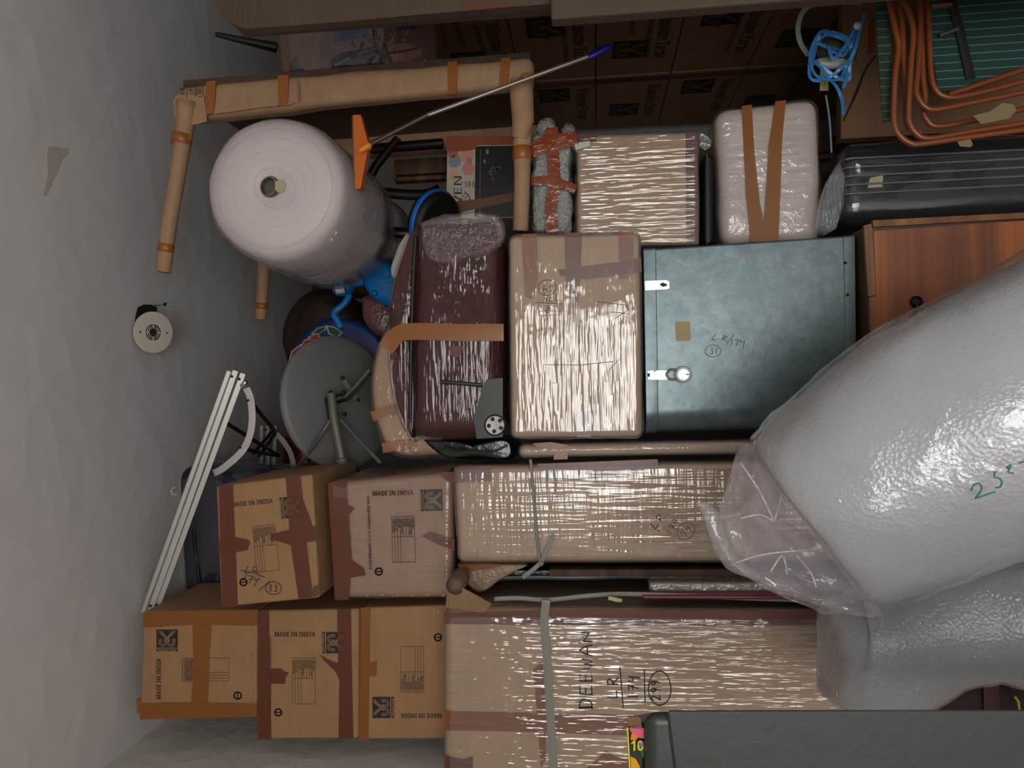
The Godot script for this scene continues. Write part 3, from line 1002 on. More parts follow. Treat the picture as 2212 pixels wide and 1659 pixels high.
	var lid := hexa([1389, 536, 1417, 534, 1423, 939, 1396, 940], d - 0.004, 0.43)
	put(plan_box(lid, 0.007, 0.062, 0.002), "lid", zinc, t)
	var rail := hexa([1822, 509, 1847, 507, 1851, 928, 1832, 928], d - 0.003, 0.42)
	put(plan_box(rail, 0.006, 0.06, 0.001), "base_strip", mat("dull_steel", Color(0.41, 0.44, 0.44), 0.45, {"tex": "zinc_color", "scale": 3.0, "metal": 0.5}), t)
	for q in [[1826, 568], [1831, 637], [1838, 780], [1839, 799], [1845, 860]]:
		put(lathe(P(q[0], q[1], d - 0.003), Vector3(0, 0, -1), [-0.003, 0.001, -0.002, 0.003, 0.0, 0.004], 10), "rivet", mat("dark_rivet", Color(0.2, 0.2, 0.2), 0.5, {"metal": 0.6}), t)
	var bright := mat("bright_tinplate", Color(0.86, 0.87, 0.88), 0.3, {"metal": 0.5})
	var hasp := put(slab(PP([1393, 607, 1440, 605, 1446, 609, 1446, 622, 1441, 625, 1394, 627], d - 0.008), Vector3(0, 0, -0.004)), "hasp", bright, t, false)
	put(slab(PP([1426, 613, 1432, 610, 1441, 614, 1441, 617, 1433, 620, 1426, 616], d - 0.0095), Vector3(0, 0, -0.002)), "staple_eye", mat("dark_slot", Color(0.05, 0.05, 0.05), 0.6), hasp, false)
	hasp = put(slab(PP([1399, 802, 1411, 800, 1413, 804, 1420, 800, 1441, 800, 1441, 820, 1400, 820], d - 0.008), Vector3(0, 0, -0.004)), "hasp", bright, t, false)
	put(slab(PP([1399, 806, 1404, 806, 1404, 814, 1399, 814], d - 0.0095), Vector3(0, 0, -0.002)), "slot", mats["dark_slot"], hasp, false)
	put(slab(PP([1462, 695, 1488, 694, 1491, 697, 1492, 733, 1488, 737, 1464, 737, 1460, 734, 1459, 698], d - 0.001), Vector3(0, 0, -0.0009)), "paper_label", mat("stained_paper", Color(0.66, 0.58, 0.44), 0.8, {"tex": "kraft", "scale": 5.0}), t, false)
	ink(t, frame(1538, 724, d, 0.12), [[8, -4, 0, 10, 9, 9], [22, 9, 26, -2, 33, 0, 25, 5, 33, 10], [46, -6, 33, 17], [44, 4, 44, 16], [50, 4, 58, 3, 54, 17], [62, 2, 62, 8, 70, 5], [71, 2, 69, 22]], 1.3, pen(), 0.001)
	ink(t, frame(1528, 750, d, 0.0), script_strokes("31", 6, 1, 14, 10) + [ring_stroke(12, 8, 17, 13)], 1.2, pen(), 0.001)
	# padlock hangs in the hasp
	t = thing("padlock", "round chrome padlock hanging from the lower-left hasp of the steel trunk", "padlock", P(1492, 809, d - 0.02))
	put(lathe(P(1476, 809, d - 0.016), Vector3(0, 0, -1), [-0.011, 0.012, -0.0105, 0.018, -0.006, 0.0205, 0.006, 0.0205, 0.008, 0.017], 32), "lock_body", bright, t)
	put(tube(smooth_path(PP([1462, 799, 1448, 799, 1440, 809, 1448, 819, 1462, 819], d - 0.018), 5), 0.0028, 10), "shackle", mat("dark_chrome", Color(0.4, 0.39, 0.38), 0.25, {"metal": 1.0}), t)
	put(slab(PP([1482, 807, 1489, 808, 1489, 810, 1482, 810], d - 0.0275), Vector3(0, 0, -0.001)), "keyhole", mats["dark_slot"], t, false)
	# wooden cabinet
	d = 1.94
	h = hexa([1869, 488, 2480, 446, 2480, 905, 1892, 908], d, 0.46)
	stand(h)
	var wood := mat("varnished_teak", Color(0.72, 0.4, 0.16), 0.42, {"tex": "wood_color", "scale": 0.9, "bump": "wood", "depth": 0.04})
	var pale_wood := mat("teak_lipping", Color(0.62, 0.385, 0.17), 0.5, {"tex": "wood_color", "scale": 1.3})
	t = thing("wooden_cabinet", "brown varnished wooden cabinet under the steel trunk with a dark hook latch", "cabinet", foot(h))
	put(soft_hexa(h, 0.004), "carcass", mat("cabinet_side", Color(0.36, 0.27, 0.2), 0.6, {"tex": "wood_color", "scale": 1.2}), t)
	put(slab(PP([1887, 499, 2500, 456, 2500, 908, 1906, 908], d - 0.0015), Vector3(0, 0, -0.004)), "door", wood, t, false)
	put(slab(PP([1885, 476, 2500, 444, 2500, 455, 1887, 490], d - 0.012), Vector3(0, 0, -0.014)), "door_edge", pale_wood, t, false)
	put(slab(PP([1866, 487, 1883, 483, 1893, 637, 1876, 640], d - 0.01), Vector3(0, 0, -0.012)), "top_lipping", pale_wood, t, false)
	put(slab(PP([1877, 643, 1894, 639, 1899, 750, 1882, 753], d - 0.01), Vector3(0, 0, -0.012)), "top_lipping", pale_wood, t, false)
	put(slab(PP([1882, 756, 1899, 752, 1906, 908, 1890, 908], d - 0.01), Vector3(0, 0, -0.012)), "top_lipping", pale_wood, t, false)
	var hook := put(lathe(P(1980, 652, d - 0.004), Vector3(0, 0, -1), [-0.006, 0.004, -0.004, 0.013, 0.004, 0.015], 16), "latch_plate", mat("black_iron", Color(0.06, 0.05, 0.05), 0.5, {"metal": 0.5}), t)
	put(tube(PP([1980, 655, 1984, 668, 1988, 690, 1990, 720], d - 0.014), [0.006, 0.006, 0.0085, 0.008], 8), "latch_hook", mats["black_iron"], hook)
	# flat wrapped board between the trunk and the tall box
	d = 2.03
	h = hexa([1122, 962, 2480, 922, 2480, 966, 1122, 986], d, 0.36)
	stand(h)
	t = thing("wrapped_board", "thin brown film-wrapped board standing on edge between the trunk and the tall box", "board", foot(h))
	boxed(t, h, kraft_pale(), film("crumple", 0.4, 0.08, 2.2), 0.015, "body", 0.004, 14, 0.004)
	tape(t, [1197, 975, 1226, 974, 1226, 992, 1196, 993], d, orange_tape(), 0.004)
	tape(t, [1150, 958, 1190, 955, 1230, 962, 1200, 970, 1160, 966], d, orange_tape(), 0.004)
	# cream cushion behind the suitcase
	d = 2.3
	t = thing("wrapped_cushion", "pale beige film-wrapped cushion curving out behind the maroon suitcase", "cushion", P(1000, 930, d + 0.1))
	s = puffed([846, 690, 822, 728, 806, 780, 800, 835, 806, 890, 818, 930, 834, 966, 866, 984, 930, 984, 1000, 975, 1000, 820, 930, 700], d, 0.2, 0.03, 4, 0.02)
	put(s, "cushion", mat("beige_foam", Color(0.7, 0.55, 0.43), 0.3, {"bump": "crumple", "scale": 2.4, "depth": 0.25, "spec": 0.5}), t)
	put(band(PP([804, 900, 830, 890, 872, 880], d - 0.006), 0.03, 0.003), "tape_band", mat("ochre_tape", Color(0.6, 0.36, 0.2), 0.3), t)
	put(band(PP([826, 968, 860, 962, 900, 958], d - 0.006), 0.03, 0.003), "tape_band", mats["ochre_tape"], t)
	s = puffed([850, 682, 818, 728, 801, 780, 795, 835, 800, 892, 812, 936, 830, 974, 866, 992, 930, 992, 1002, 982, 1002, 820, 930, 695], d - 0.012, 0.21, 0.03)
	put(rumple(s, 0.006, 20.0), "stretch_film", film("crumple", 0.5, 0.09, 2.6), t)

# ---------------------------------------------------------------- right-hand stack
func right_stack() -> void:
	var d := 2.2
	# bundle in bubble wrap
	var t := thing("bubble_wrapped_bundle", "small bundle in crinkled bubble wrap strapped with crossed brown tape beside the wrapped table leg", "bundle", P(1243, 400, d + 0.15))
	var h := hexa([1152, 286, 1234, 290, 1232, 502, 1148, 500], d, 0.3)
	var bubbly := mat("clear_bubble_wrap", Color(0.58, 0.575, 0.57), 0.18, {"bump": "crumple", "scale": 6.0, "depth": 0.9, "spec": 0.6})
	put(rumple(soft_hexa(h, 0.02, 10, 0.012, 14.0), 0.008, 22.0), "bundle", bubbly, t)
	put(rumple(lathe(P(1180, 276, d + 0.04), Vector3(0, 0, -1), [-0.03, 0.004, -0.02, 0.022, 0.0, 0.03, 0.03, 0.026, 0.05, 0.01], 18), 0.008, 40.0), "wrap_tuft", bubbly, t)
	put(rumple(lathe(P(1228, 284, d + 0.04), Vector3(0, 0, -1), [-0.03, 0.004, -0.02, 0.016, 0.0, 0.02, 0.03, 0.018, 0.05, 0.008], 18), 0.006, 40.0), "wrap_tuft", bubbly, t)
	var rt := mat("brick_tape", Color(0.5, 0.235, 0.13), 0.22, {"bump": "crumple", "scale": 4.0, "depth": 0.25})
	put(rumple(band(smooth_path(PP([1192, 276, 1194, 330, 1198, 400, 1190, 450, 1194, 502], d - 0.012), 4), 0.034, 0.003), 0.004, 20.0), "tape_band", rt, t)
	put(rumple(band(smooth_path(PP([1148, 392, 1180, 391, 1215, 398, 1244, 408], d - 0.015), 4), 0.026, 0.003), 0.004, 20.0), "tape_band", rt, t)
	put(rumple(band(smooth_path(PP([1146, 328, 1175, 312, 1210, 306, 1246, 298], d - 0.018), 4), 0.042, 0.003), 0.004, 20.0), "tape_band", rt, t)
	# wrapped box above the thin case
	h = hexa([1247, 292, 1508, 284, 1509, 528, 1246, 531], d, 0.38)
	t = thing("wrapped_box", "glossy film-wrapped box with one reddish tape strip, above the thin black case", "box", foot(h))
	boxed(t, h, kraft_pale(), film("streak_v", 0.5, 0.05, 1.7), 0.012, "body", 0.004, 10, 0.006)
	tape(t, [1481, 286, 1508, 285, 1509, 528, 1482, 528], d, red_tape())
	tape(t, [1249, 290, 1290, 288, 1288, 306, 1250, 310], d, red_tape())
	put(slab(PP([1512, 286, 1528, 294, 1538, 306, 1534, 318, 1524, 324, 1512, 318], d + 0.02), Vector3(0, 0, -0.002)), "loose_film", film("crumple", 0.5, 0.12, 4.0), t)
	single(soft_hexa(hexa([1239, 308, 1243, 324, 1276, 315, 1275, 303], d - 0.02, 0.03), 0.004), "foam_block", mat("white_polystyrene", Color(0.74, 0.73, 0.7), 0.8), "small white polystyrene block at the corner between the bubble-wrapped bundle and the glossy box", "foam block")
	# thin dark case
	h = hexa([1519, 330, 1543, 330, 1543, 530, 1519, 530], d + 0.01, 0.34)
	t = thing("thin_case", "thin black case lying between the glossy box and the whitish box", "case", foot(h))
	put(soft_hexa(h, 0.016, 3), "body", mat("black_leathercloth", Color(0.035, 0.04, 0.05), 0.4, {"bump": "weave", "scale": 6.0, "depth": 0.05}), t)
	put(tube(PP([1527, 332, 1527, 528], d + 0.006), 0.003, 6), "case_seam", mat("case_seam", Color(0.2, 0.21, 0.22), 0.4), t)
	# whitish wrapped box
	h = hexa([1547, 236, 1770, 206, 1779, 522, 1560, 528], d, 0.4)
	t = thing("wrapped_box", "whitish foam-wrapped box with two amber tape bands on top of the black suitcase", "box", foot(h))
	put(soft_hexa(h, 0.035, 10, 0.008, 5.0), "body", mat("white_foam_wrap", Color(0.72, 0.66, 0.625), 0.45, {"bump": "streak_v", "scale": 1.2, "depth": 0.3}), t)
	put(soft_hexa(grown(h, 0.005), 0.04, 12, 0.01, 6.0), "stretch_film", film("crumple", 0.45, 0.08, 2.6), t)
	tape(t, [1602, 229, 1624, 226, 1630, 330, 1642, 440, 1660, 522, 1622, 522, 1612, 420, 1606, 310], d - 0.007, amber_tape())
	tape(t, [1675, 219, 1698, 216, 1690, 300, 1686, 420, 1682, 520, 1648, 522, 1655, 420, 1660, 320, 1668, 270], d - 0.007, amber_tape(), 0.0018)
	put(tube(smooth_path(PP([1784, 206, 1792, 260, 1796, 330], d - 0.012), 4), 0.0028, 6), "string", mat("grey_blue_string", Color(0.42, 0.46, 0.5), 0.5), t)
	# black suitcase
	d = 2.15
	h = hexa([1818, 306, 2480, 268, 2480, 476, 1814, 486], d, 0.42)
	stand(h)
	t = thing("suitcase", "glossy black ribbed suitcase in clear film standing right of the wooden cabinet", "suitcase", foot(h))
	put(soft_hexa(h, 0.05, 4), "body", mat("black_shell", Color(0.03, 0.035, 0.042), 0.22, {"spec": 0.5}), t)
	for k in 5:
		var y := 340.0 + k * 19.0
		put(tube(smooth_path([P(1818, y + 12, d + 0.06), P(1822, y + 6, d + 0.012), P(1840, y + 2, d - 0.002), P(1900, y - 1, d - 0.003), P(2060, y - 9, d - 0.003), P(2300, y - 21, d - 0.003)], 3), 0.0028, 8), "shell_rib", mat("grey_rib", Color(0.36, 0.37, 0.38), 0.3), t)
	put(slab(PP([1880, 384, 1908, 378, 1906, 404, 1874, 406], d - 0.002), Vector3(0, 0, -0.002)), "luggage_label", mat("cream_label", Color(0.6, 0.56, 0.44), 0.5), t, false)
	put(soft_hexa(grown(h, 0.007), 0.058, 14, 0.01, 6.0), "stretch_film", film("crumple", 0.12, 0.03, 1.1), t)
	put(rumple(slab(PP([1812, 350, 1826, 380, 1822, 440, 1806, 492, 1782, 508, 1768, 480, 1776, 430, 1792, 390], d - 0.05), Vector3(0, 0, -0.03)), 0.004, 30.0), "film_tail", mat("gathered_film", Color(0.7, 0.7, 0.72), 0.07, {"alpha": 0.2, "bump": "streak_u", "scale": 4.0, "depth": 0.9}), t)
	# brown cardboard behind the straps
	d = 2.38
	h = hexa([1822, 4, 2300, -20, 2300, 300, 1816, 300], d, 0.05)
	stand(h)
	t = thing("cardboard_sheet", "large plain brown cardboard sheet standing behind the folding chairs", "cardboard", foot(h))
	put(soft_hexa(h, 0.004), "sheet", mat("plain_board", Color(0.5, 0.36, 0.26), 0.75, {"tex": "kraft", "bump": "flute", "scale": 1.4, "depth": 0.05}), t)
	put(tube(smooth_path(PP([1822, 262, 1850, 200, 1870, 150, 1892, 120], d - 0.004), 4), [0.002, 0.002, 0.003, 0.004, 0.004, 0.004, 0.003, 0.003, 0.003, 0.003, 0.003, 0.002, 0.002], 6), "torn_crease", mat("dark_crease", Color(0.16, 0.08, 0.07), 0.8), t)
	tape(t, [1876, 40, 1888, 36, 1892, 110, 1874, 118], d, orange_tape())
	# blue packing straps and a white loop
	var blue := mat("blue_strap", Color(0.2, 0.46, 0.68), 0.35)
	t = thing("packing_straps", "tangle of light blue plastic packing straps hanging by the brown cardboard sheet", "packing strap", P(1870, 130, 2.12))
	var rng := RandomNumberGenerator.new()
	rng.seed = 77
	var loops := [[1858, 60, 1846, 110, 1826, 150, 1815, 170, 1788, 172, 1760, 160, 1750, 120, 1768, 74, 1790, 66], [1868, 30, 1850, 90, 1836, 140, 1834, 172, 1810, 168, 1770, 140], [1752, 106, 1748, 160, 1762, 174, 1790, 168, 1814, 150, 1836, 128], [1762, 130, 1790, 168, 1806, 186, 1818, 212, 1822, 248],
		[1780, 74, 1800, 70, 1830, 82, 1836, 96, 1820, 120, 1790, 104, 1762, 90], [1754, 120, 1775, 80, 1806, 78, 1838, 100, 1834, 150, 1822, 190], [1796, 104, 1826, 108, 1840, 96, 1862, 50], [1770, 70, 1760, 110, 1752, 150], [1846, 64, 1826, 100, 1800, 126, 1790, 100]]
	var k2 := 0
	for l in loops:
		var pts := []
		for k in range(0, l.size(), 2):
			pts.append(P(l[k], l[k + 1], 2.12 + rng.randf_range(-0.015, 0.015) + k2 * 0.002))
		k2 += 1
		put(band(smooth_path(pts, 4), 0.0085, 0.0012, null, Vector3(0.3 * sin(k2 * 2.0), 0.2 * cos(k2 * 3.0), 1).normalized()), "strap", blue, t)
	put(lathe(P(1852, 56, 2.1), Vector3(0, 0, -1), [-0.006, 0.004, -0.004, 0.01, 0.004, 0.01], 14), "strap_buckle", mat("white_plastic", Color(0.68, 0.69, 0.7), 0.35), t)
	t = thing("white_strap", "white plastic strap forming a big open loop left of the blue straps", "packing strap", P(1880, 130, 2.2))
	put(band(smooth_path(PP([1860, 5, 1800, 3, 1760, 8, 1736, 24, 1724, 56, 1728, 90, 1746, 120], 2.2), 4), 0.013, 0.0015), "strap", mat("white_strap", Color(0.6, 0.6, 0.58), 0.4), t)
	put(lump([[1796, 134, 36, 10, 2.16], [1796, 136, 38, 14, 2.17], [1796, 136, 36, 12, 2.19]]), "strap_fold", mats["white_strap"], t)
	put(lump([[1808, 108, 4, 4, 2.17], [1808, 108, 46, 38, 2.19], [1808, 108, 44, 36, 2.26]]), "core_disc", mat("drab_disc", Color(0.3, 0.28, 0.23), 0.6), t)
	single(band(PP([1781, 140, 1780, 196], 2.2), 0.022, 0.002), "yellow_strap", mat("yellow_strap", Color(0.6, 0.57, 0.32), 0.4), "short upright pale yellow strap between the blue straps and the whitish box", "packing strap")
	# folding chairs
	var copper := mat("orange_enamel", Color(0.47, 0.235, 0.11), 0.35, {"bump": "foam", "scale": 2.0, "depth": 0.03})
	var cloth := mat("green_striped_cloth", Color(0.95, 1.0, 1.0), 0.85, {"tex": "stripes", "scale": 3.2})
	var dark_cloth := mat("olive_striped_cloth", Color(1.0, 0.86, 0.7), 0.85, {"tex": "stripes", "scale": 3.2})
	var r := 0.0068
	d = 1.93
	t = thing("folding_chair", "nearer folded chair with orange tubular frame and a strip of olive striped cloth", "folding chair", P(2300, 300, d))
	put(tube(smooth_path(PP([1912, -30, 1920, 0, 1937, 76, 1941, 104, 1934, 162, 1931, 231, 1933, 271, 1945, 294, 1966, 309, 1989, 311, 2080, 298, 2212, 280, 2320, 265], d), 4), r, 12), "frame_tube", copper, t)
	put(tube(smooth_path(PP([1944, -30, 1950, 0, 1962, 23, 1973, 69, 1968, 139, 1963, 231, 1964, 262, 1978, 287, 2008, 299, 2100, 284, 2212, 266, 2320, 248], d + 0.012), 4), r, 12), "frame_tube", copper, t)
	put(tube(smooth_path(PP([1938, -30, 1945, 0, 1950, 69, 1952, 116, 1957, 185, 1958, 260, 1970, 282, 1990, 286], d + 0.04), 4), r, 12), "frame_tube", copper, t)
	put(slab(PP([1890, -20, 1918, -20, 1926, 120, 1930, 258, 1908, 266, 1898, 140], d + 0.03), Vector3(0, 0, -0.004)), "seat_cloth", dark_cloth, t, false)
	put(slab(PP([2102, 250, 2140, 240, 2166, 222, 2190, 226, 2196, 238, 2180, 256, 2120, 268], d - 0.012), Vector3(0, 0, -0.002)), "paper_scrap", mat("khaki_paper", Color(0.47, 0.4, 0.27), 0.8), t, false)
	put(slab(PP([2068, 306, 2096, 300, 2102, 312, 2096, 318, 2074, 316], d - 0.006), Vector3(0, 0, -0.002)), "paper_scrap", mats["khaki_paper"], t, false)
	d = 2.0
	t = thing("folding_chair", "farther folded chair with orange tubular frame and a wide dark green striped cloth", "folding chair", P(2300, 240, d))
	put(tube(smooth_path(PP([1980, -30, 1985, 0, 1989, 35, 1984, 139, 1979, 192, 1985, 213, 1999, 231, 2024, 236, 2100, 222, 2212, 199, 2320, 178], d), 4), r, 12), "frame_tube", copper, t)
	put(tube(smooth_path(PP([2000, -30, 2003, 0, 2007, 69, 2012, 162, 2024, 197, 2047, 210, 2080, 208, 2150, 192, 2212, 176, 2320, 152], d + 0.008), 4), r, 12), "frame_tube", copper, t)
	put(tube(smooth_path(PP([1992, 60, 1994, 162, 1999, 208, 1996, 240, 2002, 258, 2024, 273, 2093, 262, 2212, 235, 2320, 214], d + 0.025), 4), r, 12), "frame_tube", copper, t)
	put(tube(PP([2050, 204, 2212, 150, 2320, 112], d + 0.03), r, 12), "frame_tube", copper, t)
	put(tube(PP([2012, 12, 2056, 9], d - 0.004), 0.005, 10), "cross_rod", copper, t)
	put(tube(PP([2030, 76, 2070, 62], d + 0.028), 0.005, 10), "cross_rod", mat("dull_rod", Color(0.3, 0.28, 0.24), 0.4), t)
	var cl := Shape.new()
	slab(PP([2008, -20, 2320, -20, 2320, 118, 2212, 150, 2100, 182, 2060, 196, 2026, 196, 2016, 120], d + 0.045), Vector3(0, 0, -0.004), cl)
	put(cl, "seat_cloth", cloth, t, false)
	put(band(PP([2052, -10, 2070, 50, 2098, 170], d + 0.035), 0.02, 0.003), "seat_strap", mat("black_webbing", Color(0.025, 0.025, 0.025), 0.7), t)
	# OVEN carton
	d = 2.5
	h = hexa([966, 293, 1152, 291, 1152, 470, 963, 472], d, 0.3)
	t = thing("appliance_carton", "printed OVEN carton with coloured dots and a black panel behind the wrapped table leg", "carton", foot(h))
	put(soft_hexa(h, 0.003), "body", mat("white_printed_board", Color(0.68, 0.64, 0.59), 0.45), t)
	put(slab(PP([1027, 316, 1152, 314, 1152, 468, 1025, 470], d - 0.001), Vector3(0, 0, -0.0008)), "black_panel", mat("black_gloss_print", Color(0.03, 0.03, 0.036), 0.35), t, false)
	for c in [[1012, 365, 14, Color(0.72, 0.47, 0.44)], [1008, 336, 16, Color(0.75, 0.52, 0.45)], [982, 348, 14, Color(0.46, 0.5, 0.53)], [978, 330, 13, Color(0.6, 0.36, 0.36)], [1013, 347, 7, Color(0.5, 0.44, 0.5)], [981, 379, 10, Color(0.72, 0.6, 0.42)]]:
		put(lathe(P(c[0], c[1], d - 0.0006), Vector3(0, 0, -1), [-0.0004, c[2] / FPX * d * 0.98, 0.0, c[2] / FPX * d], 20), "printed_dot", mat("dot_%d" % c[0], c[3], 0.45), t)
	put(tube(PP([1038, 322, 1036, 468], d - 0.002), 0.0012, 4), "panel_line", mat("grey_print", Color(0.45, 0.46, 0.5), 0.4), t)
	for c in [[1053, 328, 3, 5], [1047, 349, 2, 4]]:
		plate(t, frame(c[0], c[1], d), -c[2], -c[3], c[2], c[3], mat("green_print", Color(0.45, 0.47, 0.35), 0.5), 0.0022, "printed_label")
	ink(t, frame(1062, 365, d), [[0, 0, 8, -6, 12, 2, 4, 8, -4, 3], [8, 2, 18, -4], [-6, 6, 0, 14], [2, 18, 4, 24]], 4.0, mat("blue_grey_print", Color(0.2, 0.25, 0.32), 0.5), 0.0022, "printed_flower")
	letters(t, frame(989, 430, d, -PI / 2), "OVEN", 6, 0, 86, 17, print_black(), 0.0012, mono())
	ink(t, frame(996, 392, d), script_strokes("'380", 0, 0, 12, 8) + [[8, 22, 30, 50], ring_stroke(10, 36, 8, 10), [6, 32, 12, 34, 8, 40]], 1.2, pen(), 0.0012)
	tape(t, [965, 294, 1152, 292, 1152, 312, 1030, 314, 1028, 322, 1010, 326, 964, 327], d, mat("orange_print_tape", Color(0.54, 0.27, 0.17), 0.35), 0.002)
	tape(t, [964, 438, 1030, 430, 1152, 408, 1152, 426, 1040, 448, 1000, 458, 963, 466], d, mat("clear_brown_tape", Color(0.42, 0.27, 0.18), 0.25), 0.002)
	# cartons along the right
	var dark := mat("dim_print", Color(0.1, 0.075, 0.065), 0.7)
	var side := kraft()
	var rank := ["topmost", "second from the top", "third from the top", "fourth from the top", "fifth from the top", "sixth from the top", "lowest"]
	for col in 2:
		for row in 7:
			var z0 := -2.5 - 0.635 * col
			var top := 2.05 - 0.293 * row
			if col == 1 and row == 0:
				continue
			var lo := Vector3(1.2, top - 0.29, z0 - 0.625)
			var hi := Vector3(1.64, top, z0)
			var q := [Vector3(lo.x, hi.y, hi.z), Vector3(lo.x, lo.y, hi.z), Vector3(lo.x, lo.y, lo.z), Vector3(lo.x, hi.y, lo.z), Vector3(hi.x, hi.y, hi.z), Vector3(hi.x, lo.y, hi.z), Vector3(hi.x, lo.y, lo.z), Vector3(hi.x, hi.y, lo.z)]
			t = thing("yarn_carton", "shaded yarn carton in the %s column of the dark right side, %s" % ["front" if col == 0 else "rear", rank[row]], "carton", Vector3((lo.x + hi.x) / 2, lo.y, (lo.z + hi.z) / 2), "yarn cartons stacked along the dark right side")
			put(soft_hexa(q, 0.006), "body", side, t)
			# print on the face that looks to the left; these cartons stand upside down
			var o := Vector3(lo.x, (lo.y + hi.y) / 2, (lo.z + hi.z) / 2)
			var f := Transform3D(Basis(Vector3(0, 0, -0.00125), Vector3(0, 0.00125, 0), Vector3(-1, 0, 0)), o)
			letters(t, f, "Winsome Yarns", -20, -74, 300, 40, dark, 0.0008, serif)
			emblem(t, Transform3D(Basis(f.basis.x * 2.6, f.basis.y * 2.6, f.basis.z), on(f, 60 if row % 2 == 0 else -120, 70, 0)), dark, side)
			if col == 0 and row < 4:
				letters(t, f, "NET WT  GROSS WT", -120, 20, 160, 14, dark, 0.0008, sans)
				letters(t, f, "USE DIFFERENT LOTS SEPERATELY", -20, -30, 300, 14, dark, 0.0008, sans)
			put(slab([Vector3(lo.x - 0.001, hi.y, hi.z - 0.02), Vector3(lo.x - 0.001, lo.y, hi.z - 0.02), Vector3(lo.x - 0.001, lo.y, hi.z - 0.065), Vector3(lo.x - 0.001, hi.y, hi.z - 0.065)], Vector3(0.0009, 0, 0)), "tape", red_tape() if row % 2 == 0 else orange_tape(), t, false)

func mono() -> Font:
	if not texs.has("mono_font"):
		var f := SystemFont.new()
		f.font_names = PackedStringArray(["Droid Sans"])
		f.font_weight = 400
		texs.mono_font = f
	return texs.mono_font

func emblem(parent: Node, f: Transform3D, dark: Material, pale: Material) -> void:     # the yarn emblem, upright in the frame, 46 wide
	plate(parent, f, -23, -39, 23, 0, dark, 0.0006, "printed_emblem")
	var lines := []
	for k in [-1, 0, 1]:
		var g: float = 3.0 * k
		lines.append([-15.0 + g * 1.1, -36, -1.5 + g * 0.7, -21 + absf(g) * 0.2, -1.5 + g * 0.7, -13])
		lines.append([15.0 + g * 1.1, -36, 1.5 + g * 0.7, -21 + absf(g) * 0.2, 1.5 + g * 0.7, -13])
	for side in [-1, 1]:
		for k in 3:
			var r := 8.5 - 2.6 * k
			var arc := [side * 9.0 - r, -19]
			for j in 9:
				var a := PI - PI * j / 8.0
				arc.append_array([side * 9.0 + cos(a) * r, -11 + sin(a) * r])
			arc.append_array([side * 9.0 + r, -19])
			lines.append(arc)
	ink(parent, f, lines, 1.0, pale, 0.0012, "emblem_line")

